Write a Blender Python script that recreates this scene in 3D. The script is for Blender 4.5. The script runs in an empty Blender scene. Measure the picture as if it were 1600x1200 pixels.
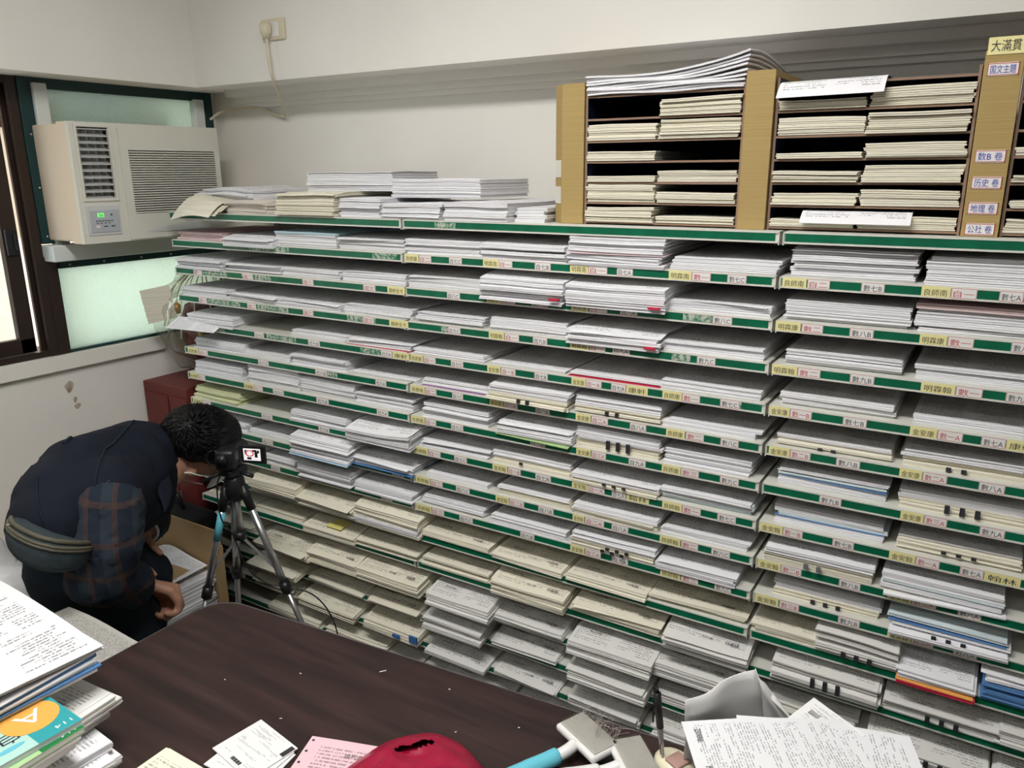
import bpy, bmesh, math, random
from mathutils import Vector, Matrix, noise

sc = bpy.context.scene
COL = sc.collection
rnd = random.Random(7)
R = math.radians

# ------------------------------------------------------------------ camera
CAM_LOC = Vector((1.2455, -1.5160, 1.5901))
YAW, PITCH, ROLL = R(-31.72), R(15.28), R(-0.41)
fwd = Vector((math.sin(YAW)*math.cos(PITCH), math.cos(YAW)*math.cos(PITCH), -math.sin(PITCH)))
rgt = Vector((math.cos(YAW), -math.sin(YAW), 0))
upv = rgt.cross(fwd)
rg2 = rgt*math.cos(ROLL) + upv*math.sin(ROLL)
up2 = -rgt*math.sin(ROLL) + upv*math.cos(ROLL)
cam_data = bpy.data.cameras.new('camera')
cam_data.sensor_width = 36.0
cam_data.lens = 27.48
cam_data.clip_start = 0.02
cam = bpy.data.objects.new('camera', cam_data)
cam.matrix_world = Matrix(((rg2.x, up2.x, -fwd.x, CAM_LOC.x), (rg2.y, up2.y, -fwd.y, CAM_LOC.y),
                           (rg2.z, up2.z, -fwd.z, CAM_LOC.z), (0, 0, 0, 1)))
COL.objects.link(cam)
sc.camera = cam

# ------------------------------------------------------------------ world, sun, exposure
sc.view_settings.view_transform = 'Standard'
sc.view_settings.look = 'None'
sc.view_settings.gamma = 1.0
sc.view_settings.use_curve_mapping = False
sc.view_settings.exposure = 0.18
world = bpy.data.worlds.new('World')
sc.world = world
world.use_nodes = True
wn = world.node_tree.nodes
bg = wn['Background']
bg.inputs['Color'].default_value = (0.86, 0.94, 1.0, 1)
bg.inputs['Strength'].default_value = 5.0
sun_d = bpy.data.lights.new('sun', 'SUN')
sun_d.energy = 8.0
sun_d.angle = R(1.0)
sun_d.color = (1.0, 0.93, 0.82)
sun = bpy.data.objects.new('sun', sun_d)
sun.rotation_euler = Vector((-0.55, 0.35, -0.75)).to_track_quat('-Z', 'Y').to_euler()
COL.objects.link(sun)
CEIL_LIGHT_W = 27.0

# ------------------------------------------------------------------ helpers
def tag(o, label=None, cat=None, group=None, kind=None):
    if label: o['label'] = label
    if cat: o['category'] = cat
    if group: o['group'] = group
    if kind: o['kind'] = kind
    return o

def empty(name, loc=(0, 0, 0), rz=0.0, label=None, cat=None, group=None, kind=None, parent=None):
    o = bpy.data.objects.new(name, None)
    o.empty_display_size = 0.02
    COL.objects.link(o)
    o.location = loc
    o.rotation_euler = (0, 0, rz)
    o.parent = parent
    return tag(o, label, cat, group, kind)

class MB:
    """collects geometry; build() links it as one mesh object"""
    def __init__(s):
        s.v = []; s.f = []; s.m = []; s.uv = {}
    def add(s, vs, fs, mi=0, M=None):
        b = len(s.v)
        for p in vs:
            p = Vector(p)
            s.v.append(M @ p if M else p)
        for f in fs:
            s.f.append([b+i for i in f]); s.m.append(mi)
        return s
    def box(s, x0, x1, y0, y1, z0, z1, mi=0, M=None):
        vs = [(x0,y0,z0),(x1,y0,z0),(x1,y1,z0),(x0,y1,z0),(x0,y0,z1),(x1,y0,z1),(x1,y1,z1),(x0,y1,z1)]
        return s.add(vs, [(0,3,2,1),(4,5,6,7),(0,1,5,4),(1,2,6,5),(2,3,7,6),(3,0,4,7)], mi, M)
    def bbox(s, x0, x1, y0, y1, z0, z1, b=0.004, mi=0, M=None):
        bm = bmesh.new()
        bmesh.ops.create_cube(bm, size=1)
        for v in bm.verts:
            v.co = Vector(((x0+x1)/2+v.co.x*(x1-x0), (y0+y1)/2+v.co.y*(y1-y0), (z0+z1)/2+v.co.z*(z1-z0)))
        bmesh.ops.bevel(bm, geom=bm.edges[:]+bm.verts[:], offset=b, segments=2, affect='EDGES', profile=0.5)
        return s.bm(bm, mi, M)
    def bm(s, bm, mi=0, M=None):
        bm.verts.index_update()
        vs = [v.co.copy() for v in bm.verts]
        fs = [[v.index for v in f.verts] for f in bm.faces]
        bm.free()
        return s.add(vs, fs, mi, M)
    def prism(s, poly, z0, z1, mi=0, M=None):
        n = len(poly)
        vs = [(p[0], p[1], z0) for p in poly]+[(p[0], p[1], z1) for p in poly]
        fs = [tuple(reversed(range(n))), tuple(range(n, 2*n))]
        fs += [(i, (i+1) % n, n+(i+1) % n, n+i) for i in range(n)]
        return s.add(vs, fs, mi, M)
    def tube(s, pts, r, n=8, mi=0, M=None):
        pts = [Vector(p) for p in pts]
        rs = r if isinstance(r, (list, tuple)) else [r]*len(pts)
        vs = []; fs = []
        ref = None
        for i, p in enumerate(pts):
            t = (pts[min(i+1, len(pts)-1)]-pts[max(i-1, 0)])
            if t.length < 1e-9: t = Vector((0, 0, 1))
            t.normalize()
            if ref is None:
                ref = Vector((0, 0, 1)) if abs(t.z) < .9 else Vector((1, 0, 0))
            a = t.cross(ref).normalized(); b = t.cross(a).normalized(); ref = -(t.cross(a).cross(t)) if False else ref
            for k in range(n):
                an = 2*math.pi*k/n
                vs.append(p+a*math.cos(an)*rs[i]+b*math.sin(an)*rs[i])
        for i in range(len(pts)-1):
            for k in range(n):
                fs.append((i*n+k, i*n+(k+1) % n, (i+1)*n+(k+1) % n, (i+1)*n+k))
        fs.append(tuple(range(n))[::-1]); fs.append(tuple((len(pts)-1)*n+k for k in range(n)))
        return s.add(vs, fs, mi, M)
    def cyl(s, p0, p1, r0, r1=None, n=16, mi=0, M=None):
        return s.tube([p0, p1], [r0, r0 if r1 is None else r1], n, mi, M)
    def ell(s, c, rad, n=12, mi=0, M=None):
        bm = bmesh.new()
        bmesh.ops.create_uvsphere(bm, u_segments=n, v_segments=max(6, n*2//3), radius=1)
        for v in bm.verts:
            v.co = Vector((c[0]+v.co.x*rad[0], c[1]+v.co.y*rad[1], c[2]+v.co.z*rad[2]))
        return s.bm(bm, mi, M)
    def grid(s, fn, nu, nv, mi=0, M=None, flip=False):
        vs = [fn(i/nu, j/nv) for j in range(nv+1) for i in range(nu+1)]
        fs = []
        for j in range(nv):
            for i in range(nu):
                a = j*(nu+1)+i
                q = (a, a+1, a+nu+2, a+nu+1)
                fs.append(q[::-1] if flip else q)
        return s.add(vs, fs, mi, M)
    def build(s, name, mats, parent=None, smooth=False, loc=None, rz=None):
        me = bpy.data.meshes.new(name)
        me.from_pydata([tuple(v) for v in s.v], [], s.f)
        if not isinstance(mats, (list, tuple)): mats = [mats]
        for m in mats: me.materials.append(M_[m] if isinstance(m, str) else m)
        if any(s.m): me.polygons.foreach_set('material_index', s.m)
        if smooth: me.polygons.foreach_set('use_smooth', [True]*len(me.polygons))
        me.update()
        o = bpy.data.objects.new(name, me)
        COL.objects.link(o)
        o.parent = parent
        if loc is not None: o.location = loc
        if rz is not None: o.rotation_euler = (0, 0, rz)
        return o

def sheet_thick(mb, fn, nu, nv, t=0.0006, mi=0):
    """a curved sheet of paper with real thickness"""
    P = [[Vector(fn(i/nu, j/nv)) for i in range(nu+1)] for j in range(nv+1)]
    top = []; bot = []
    for j in range(nv+1):
        for i in range(nu+1):
            du = P[j][min(i+1, nu)]-P[j][max(i-1, 0)]
            dv = P[min(j+1, nv)][i]-P[max(j-1, 0)][i]
            n = du.cross(dv)
            n = n.normalized() if n.length > 0 else Vector((0, 0, 1))
            top.append(P[j][i]+n*t/2); bot.append(P[j][i]-n*t/2)
    N = len(top); w = nu+1
    fs = []
    for j in range(nv):
        for i in range(nu):
            a = j*w+i
            fs.append((a, a+1, a+w+1, a+w)); fs.append((N+a, N+a+w, N+a+w+1, N+a+1))
    for i in range(nu):
        fs.append((i, N+i, N+i+1, i+1))
        a = nv*w+i; fs.append((a, a+1, N+a+1, N+a))
    for j in range(nv):
        a = j*w; fs.append((a, a+w, N+a+w, N+a))
        a = j*w+nu; fs.append((a, N+a, N+a+w, a+w))
    return mb.add(top+bot, fs, mi)

_txt = {}
def text_polys(s):
    """flat lettering as (verts, faces), normalised: x from 0, cap height about 0.85"""
    if s not in _txt:
        c = bpy.data.curves.new('lettering', 'FONT'); c.body = s; c.resolution_u = 2; c.size = 1
        o = bpy.data.objects.new('lettering', c); COL.objects.link(o)
        dg = bpy.context.evaluated_depsgraph_get()
        m = bpy.data.meshes.new_from_object(o.evaluated_get(dg))
        _txt[s] = ([v.co.copy() for v in m.vertices], [tuple(p.vertices) for p in m.polygons])
        bpy.data.objects.remove(o); bpy.data.curves.remove(c); bpy.data.meshes.remove(m)
    return _txt[s]
def add_text(mb, s, M, w, h, mi=1, bold=0.0):
    """lettering fitted into a w x h box centred on the origin of M (xy plane)"""
    vs, fs = text_polys(s)
    if not vs: return
    x0 = min(v.x for v in vs); x1 = max(v.x for v in vs); y0 = min(v.y for v in vs); y1 = max(v.y for v in vs)
    y0 = min(y0, -.08); y1 = max(y1, .84)
    sx = w/(x1-x0); sy = h/(y1-y0)
    pts = [((v.x-(x0+x1)/2)*sx, (v.y-(y0+y1)/2)*sy, 0) for v in vs]
    mb.add(pts, fs, mi, M)

# ------------------------------------------------------------------ materials
M_ = {}
def mat(name, col, rough=0.6, metal=0.0, spec=0.4):
    m = bpy.data.materials.new(name); m.use_nodes = True
    b = m.node_tree.nodes['Principled BSDF']
    b.inputs['Base Color'].default_value = (*col, 1)
    b.inputs['Roughness'].default_value = rough
    b.inputs['Metallic'].default_value = metal
    b.inputs['Specular IOR Level'].default_value = spec
    M_[name] = m
    return m
class NT:
    def __init__(s, m): s.t = m.node_tree; s.n = s.t.nodes; s.b = s.n['Principled BSDF']
    def new(s, ty, **kw):
        n = s.n.new(ty)
        for k, v in kw.items():
            if k in n.inputs.keys(): n.inputs[k].default_value = v
            else: setattr(n, k, v)
        return n
    def ln(s, a, b): s.t.links.new(a, b)
    def math(s, op, a, b=None, c=None):
        n = s.n.new('ShaderNodeMath'); n.operation = op
        for i, x in enumerate((a, b, c)):
            if x is None: continue
            if isinstance(x, (int, float)): n.inputs[i].default_value = x
            else: s.ln(x, n.inputs[i])
        return n.outputs[0]
    def coords(s, kind='Object', scale=(1, 1, 1)):
        tc = s.n.new('ShaderNodeTexCoord'); mp = s.n.new('ShaderNodeMapping')
        mp.inputs['Scale'].default_value = scale
        s.ln(tc.outputs[kind], mp.inputs['Vector'])
        return mp.outputs['Vector']
    def noise(s, vec, scale=5, detail=3, rough=.5):
        n = s.n.new('ShaderNodeTexNoise'); s.ln(vec, n.inputs['Vector'])
        n.inputs['Scale'].default_value = scale; n.inputs['Detail'].default_value = detail; n.inputs['Roughness'].default_value = rough
        return n.outputs['Fac']
    def mix(s, fac, a, b):
        n = s.n.new('ShaderNodeMix'); n.data_type = 'RGBA'
        if isinstance(fac, (int, float)): n.inputs[0].default_value = fac
        else: s.ln(fac, n.inputs[0])
        for k, x in ((6, a), (7, b)):
            if isinstance(x, (tuple, list)): n.inputs[k].default_value = (*x, 1) if len(x) == 3 else x
            else: s.ln(x, n.inputs[k])
        return n.outputs[2]
    def bump(s, h, strength=.2, dist=.002):
        n = s.n.new('ShaderNodeBump'); n.inputs['Strength'].default_value = strength; n.inputs['Distance'].default_value = dist
        s.ln(h, n.inputs['Height']); s.ln(n.outputs['Normal'], s.b.inputs['Normal'])
    def ramp(s, fac, lo, hi):
        n = s.n.new('ShaderNodeMapRange'); s.ln(fac, n.inputs[0]); n.inputs[1].default_value = lo; n.inputs[2].default_value = hi
        return n.outputs[0]
    def color(s, c): s.ln(c, s.b.inputs['Base Color'])

def noisy(name, c1, c2, scale=6, rough=.7, spec=.3, bump=0.0, stretch=(1, 1, 1), lo=.35, hi=.65, metal=0):
    m = mat(name, c1, rough, metal, spec); t = NT(m)
    v = t.coords('Object', stretch); n = t.noise(v, scale, 4)
    t.color(t.mix(t.ramp(n, lo, hi), c1, c2))
    if bump: t.bump(n, bump)
    return m

noisy('wall_paint', (.78, .76, .715), (.82, .80, .755), 3, .75, .2, .05)
noisy('ceiling_paint', (.72, .72, .70), (.76, .76, .74), 3, .8, .2)
noisy('floor_tile', (.14, .135, .125), (.18, .175, .165), 5, .4, .4)
noisy('stain', (.33, .26, .18), (.55, .50, .42), 40, .8, .2)
mat('shelf_white', (.66, .66, .60), .45)
noisy('green_strip', (.0, .105, .05), (.0, .135, .065), 30, .38, .4)
noisy('torn_paper', (.50, .53, .45), (.06, .22, .13), 120, .7, .2, 0, (1, 1, 1), .4, .6)
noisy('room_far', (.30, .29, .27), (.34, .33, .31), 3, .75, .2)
mat('label_white', (.78, .77, .75), .6)
mat('label_yellow', (.80, .74, .36), .6)
mat('label_red', (.80, .69, .66), .6)
mat('ink_black', (.03, .03, .035), .5)
mat('ink_red', (.50, .06, .07), .5)
mat('ink_blue', (.06, .06, .40), .5)
mat('ink_grey', (.16, .16, .17), .6)
mat('navy_board', (.004, .010, .030), .55, spec=.25)
noisy('cardboard', (.37, .265, .105), (.42, .305, .125), 4, .75, .2, .15, (1, 1, 90))
noisy('cardboard_flat', (.36, .24, .12), (.42, .29, .15), 6, .75, .2)
mat('board_edge', (.27, .175, .12), .8)
mat('metal_grey', (.45, .45, .46), .3, .9)
mat('metal_silver', (.62, .63, .65), .28, .9)
mat('black_plastic', (.012, .012, .014), .38)
mat('black_fabric', (.010, .010, .012), .8)
mat('dark_red', (.13, .02, .018), .5)
noisy('ac_plastic', (.62, .62, .55), (.66, .65, .58), 3, .45, .4)
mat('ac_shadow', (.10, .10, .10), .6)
mat('ac_side_lit', (.68, .56, .43), .45)  # cream casing with warm light from outside put into its colour
mat('ac_vane', (.55, .56, .55), .4)
mat('ac_panel', (.42, .45, .48), .4)
mat('beige_plastic', (.68, .62, .47), .45)
mat('teal_frame', (.006, .036, .037), .5)
mat('bag_paper', (.74, .74, .72), .7)
mat('brown_frame', (.035, .022, .017), .4, .3)
mat('white_foam', (.66, .70, .68), .7)
mat('tape_clear', (.72, .70, .64), .3)
mat('skin', (.40, .21, .14), .55)
mat('mask_white', (.70, .78, .74), .7)
mat('hair_black', (.005, .0048, .0055), .5, spec=.25)
noisy('vest_navy', (.0080, .0102, .0180), (.0105, .0135, .0235), 5, .85, .15, .3)
noisy('trouser_navy', (.009, .014, .021), (.013, .019, .027), 7, .85, .15, .3)
noisy('bag_slate', (.030, .042, .048), (.040, .053, .058), 60, .85, .15, .3)
mat('zip_olive', (.085, .080, .055), .6)
mat('yellow_sticky', (.72, .66, .22), .7)
mat('light_blue', (.13, .50, .62), .35)
mat('brush_white', (.72, .72, .71), .3)
mat('pad_grey', (.42, .40, .36), .7)
mat('bristle', (.55, .55, .55), .3, .8)
mat('cream_plastic', (.74, .70, .52), .3)
mat('pink_plastic', (.42, .26, .22), .4)
mat('blue_tape', (.05, .16, .40), .4)
mat('pvc_edge', (.10, .095, .10), .4)
mat('orange_print', (.83, .40, .08), .5)
mat('teal_print', (.03, .33, .36), .4)
mat('mint_print', (.42, .66, .60), .4)
mat('green_print', (.015, .19, .05), .4)
mat('lime_print', (.40, .58, .30), .4)
mat('white_print', (.80, .80, .80), .4)
noisy('outside_plaster', (.30, .25, .20), (.36, .30, .25), 4, .8)
noisy('outside_concrete', (.62, .58, .52), (.70, .66, .60), 5, .8)
mat('outside_pole', (.16, .09, .07), .6)
mat('shutter_tan', (.40, .28, .18), .7)
mat('gold', (.45, .28, .06), .35, .4)

# plaid flannel
def plaid():
    m = mat('plaid', (.02, .03, .045), .85, 0, .15); t = NT(m)
    v = t.coords('Object', (1, 1, 1))
    sp = t.n.new('ShaderNodeSeparateXYZ'); t.ln(v, sp.inputs[0])
    a = t.math('ADD', sp.outputs[0], sp.outputs[1])
    def band(x, sc_, w):
        fr = t.math('FRACT', t.math('MULTIPLY', x, sc_)); return t.math('LESS_THAN', fr, w)
    b1 = band(a, 13.0, .17); b2 = band(t.math('ADD', sp.outputs[2], t.math('MULTIPLY', a, .15)), 13.0, .17)
    b3 = band(t.math('ADD', a, .03), 13.0, .42)
    c = t.mix(t.math('MULTIPLY', b3, .5), (.014, .020, .032), (.030, .044, .055))
    c = t.mix(t.math('MULTIPLY', b1, .42), c, (.085, .045, .032))
    c = t.mix(t.math('MULTIPLY', b2, .42), c, (.085, .045, .032))
    t.color(c); t.bump(t.noise(v, 25, 3), .3)
plaid()

# dark wood table top
def wood():
    m = mat('table_wood', (.03, .016, .014), .30, 0, .35); t = NT(m)
    v = t.coords('Object', (1.2, 14, 1))
    n = t.noise(v, 3.0, 8, .62); n2 = t.noise(t.coords('Object', (.8, 60, 1)), 4, 4)
    c = t.mix(t.ramp(n, .34, .68), (.019, .0125, .0118), (.048, .025, .0225))
    c = t.mix(t.math('MULTIPLY', t.ramp(n2, .5, .75), .35), c, (.030, .012, .010))
    t.color(c)
    r_ = t.math('ADD', t.math('MULTIPLY', n, .15), .24); t.ln(r_, t.b.inputs['Roughness'])
wood()

# page edges: fine streaks that follow the sheets
def edge(name, c):
    m = mat(name, c, .8, 0, .15); t = NT(m)
    v = t.coords('Object', (7, 7, 800)); n = t.noise(v, 1.0, 3, .6)
    v2 = t.coords('Object', (2, 2, 160)); n2 = t.noise(v2, 1.0, 2, .5)
    f = t.math('MULTIPLY', t.ramp(n, .46, .68), .42)
    col = t.mix(f, c, tuple(x*.45 for x in c))
    col = t.mix(t.math('MULTIPLY', t.ramp(n2, .5, .75), .22), col, tuple(x*.62 for x in c))
    t.color(col); t.bump(n, .35, .0006)
PAPER = {'w': (.80, .80, .83), 'c': (.78, .745, .62), 'g': (.72, .715, .69), 'pink': (.76, .60, .60), 'bg': (.77, .71, .64), 'red': (.55, .03, .07),
         'blue': (.10, .24, .50), 'lblue': (.55, .74, .82), 'yg': (.70, .72, .47), 'green': (.42, .60, .28), 'purple': (.36, .20, .38),
         'orange': (.80, .38, .10), 'cyan': (.70, .80, .84), 'dc': (.62, .54, .36)}
for k, c in PAPER.items(): edge('edge_'+k, c)

# printed sheets: rows of text from the sheet's own uv
def printed(name, base, rows=46, cols=2, dens=.5, dark=.62, blk=False):
    m = mat(name, base, .75, 0, .15); t = NT(m)
    uv = t.n.new('ShaderNodeUVMap'); sp = t.n.new('ShaderNodeSeparateXYZ'); t.ln(uv.outputs[0], sp.inputs[0])
    u, v = sp.outputs[0], sp.outputs[1]
    row = t.math('MULTIPLY', v, rows); fl = t.math('FLOOR', row); fr = t.math('FRACT', row)
    ink = t.math('LESS_THAN', fr, .46)
    cb = t.n.new('ShaderNodeCombineXYZ')
    t.ln(t.math('MULTIPLY', u, 95), cb.inputs[0]); t.ln(t.math('MULTIPLY', fl, 3.17), cb.inputs[1]); t.ln(t.math('MULTIPLY', fr, .9), cb.inputs[2])
    n = t.noise(cb.outputs[0], 1.0, 1)
    ink = t.math('MULTIPLY', ink, t.math('GREATER_THAN', n, .47))
    cb2 = t.n.new('ShaderNodeCombineXYZ')
    t.ln(t.math('MULTIPLY', u, cols*1.6), cb2.inputs[0]); t.ln(t.math('MULTIPLY', fl, .41), cb2.inputs[1])
    n2 = t.noise(cb2.outputs[0], 1.0, 2)
    ink = t.math('MULTIPLY', ink, t.math('GREATER_THAN', n2, 1-dens-.08))
    uc = t.math('FRACT', t.math('MULTIPLY', u, cols))
    mg = t.math('MULTIPLY', t.math('GREATER_THAN', uc, .10), t.math('LESS_THAN', uc, .92))
    mg = t.math('MULTIPLY', mg, t.math('MULTIPLY', t.math('GREATER_THAN', v, .05), t.math('LESS_THAN', v, .95)))
    ink = t.math('MULTIPLY', ink, mg)
    t.color(t.mix(t.math('MULTIPLY', ink, dark), base, (.03, .03, .035)))
for k in ('w', 'c', 'g', 'pink', 'yg', 'lblue'):
    printed('print_'+k, PAPER[k], 46, 2, .5, .5)
printed('print_big', (.72, .72, .74), 44, 2, .42, .68)
printed('print_list', (.74, .745, .77), 60, 3, .45, .52)
printed('print_pink', (.74, .51, .56), 40, 1, .62, .55)
printed('print_news', (.46, .45, .42), 60, 3, .6, .45)
printed('print_card', (.74, .74, .74), 44, 1, .36, .7)
for k in PAPER:
    if 'print_'+k not in M_: M_['print_'+k] = M_['edge_'+k]

# frosted glass: lets light through, hides what is behind, hammered relief
def frosted():
    m = bpy.data.materials.new('frosted_glass'); m.use_nodes = True
    nt = m.node_tree; nt.nodes.remove(nt.nodes['Principled BSDF'])
    o = nt.nodes['Material Output']
    tr = nt.nodes.new('ShaderNodeBsdfTranslucent'); tr.inputs['Color'].default_value = (.84, .98, .94, 1)
    gl = nt.nodes.new('ShaderNodeBsdfPrincipled'); gl.inputs['Base Color'].default_value = (.05, .12, .11, 1); gl.inputs['Roughness'].default_value = .22
    mx = nt.nodes.new('ShaderNodeMixShader'); mx.inputs[0].default_value = .16
    tc = nt.nodes.new('ShaderNodeTexCoord'); no = nt.nodes.new('ShaderNodeTexNoise'); no.inputs['Scale'].default_value = 260
    no.inputs['Detail'].default_value = 1
    bp = nt.nodes.new('ShaderNodeBump'); bp.inputs['Strength'].default_value = .9; bp.inputs['Distance'].default_value = .004
    L = nt.links.new
    L(tc.outputs['Object'], no.inputs['Vector']); L(no.outputs['Fac'], bp.inputs['Height'])
    L(bp.outputs['Normal'], gl.inputs['Normal']); L(bp.outputs['Normal'], tr.inputs['Normal'])
    L(tr.outputs[0], mx.inputs[1]); L(gl.outputs[0], mx.inputs[2]); L(mx.outputs[0], o.inputs['Surface'])
    M_['frosted_glass'] = m
frosted()
def glassy(name, tint, gloss=.08, rough=.05):
    m = bpy.data.materials.new(name); m.use_nodes = True
    nt = m.node_tree; nt.nodes.remove(nt.nodes['Principled BSDF']); o = nt.nodes['Material Output']
    a = nt.nodes.new('ShaderNodeBsdfTransparent'); a.inputs[0].default_value = (*tint, 1)
    b = nt.nodes.new('ShaderNodeBsdfGlossy'); b.inputs['Roughness'].default_value = rough
    mx = nt.nodes.new('ShaderNodeMixShader'); mx.inputs[0].default_value = gloss
    nt.links.new(a.outputs[0], mx.inputs[1]); nt.links.new(b.outputs[0], mx.inputs[2]); nt.links.new(mx.outputs[0], o.inputs['Surface'])
    M_[name] = m
glassy('clear_glass', (.92, .95, .94))
glassy('cellophane', (.93, .93, .91), .16, .12)
def emis(name, c, s):
    m = bpy.data.materials.new(name); m.use_nodes = True
    nt = m.node_tree; nt.nodes.remove(nt.nodes['Principled BSDF'])
    e = nt.nodes.new('ShaderNodeEmission'); e.inputs[0].default_value = (*c, 1); e.inputs[1].default_value = s
    nt.links.new(e.outputs[0], nt.nodes['Material Output'].inputs['Surface']); M_[name] = m
emis('led_green', (.25, 1, .25), .8)
emis('screen_white', (.9, .85, .85), .9)
emis('screen_red', (.7, .1, .12), .8)
emis('lamp_diffuser', (1, .98, .94), 6)
# red plastic bag
def redbag():
    m = mat('red_plastic', (.30, .004, .035), .28, 0, .5); t = NT(m)
    v = t.coords('Object', (1, 1, 1)); n = t.noise(v, 38, 4); t.bump(n, .35, .004)
redbag()
def whitebag():
    m = mat('white_plastic', (.66, .66, .66), .4, 0, .4); t = NT(m)
    t.bump(t.noise(t.coords('Object'), 22, 4), .5, .01)
whitebag()
def grid_panel():
    m = mat('grid_panel', (.38, .39, .36), .6); t = NT(m)
    v = t.coords('Object', (1, 1, 1)); sp = t.n.new('ShaderNodeSeparateXYZ'); t.ln(v, sp.inputs[0])
    a = t.math('LESS_THAN', t.math('FRACT', t.math('MULTIPLY', sp.outputs[0], 33)), .06)
    b = t.math('LESS_THAN', t.math('FRACT', t.math('MULTIPLY', sp.outputs[2], 33)), .06)
    t.color(t.mix(t.math('MULTIPLY', t.math('MAXIMUM', a, b), .6), (.38, .39, .36), (.12, .12, .12)))
grid_panel()
SHELF_Z = [1.456, 1.374, 1.291, 1.206, 1.123, 1.041, 0.959, 0.875, 0.793, 0.713, 0.625, 0.541, 0.456, 0.377, 0.294, 0.211, 0.128]
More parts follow.
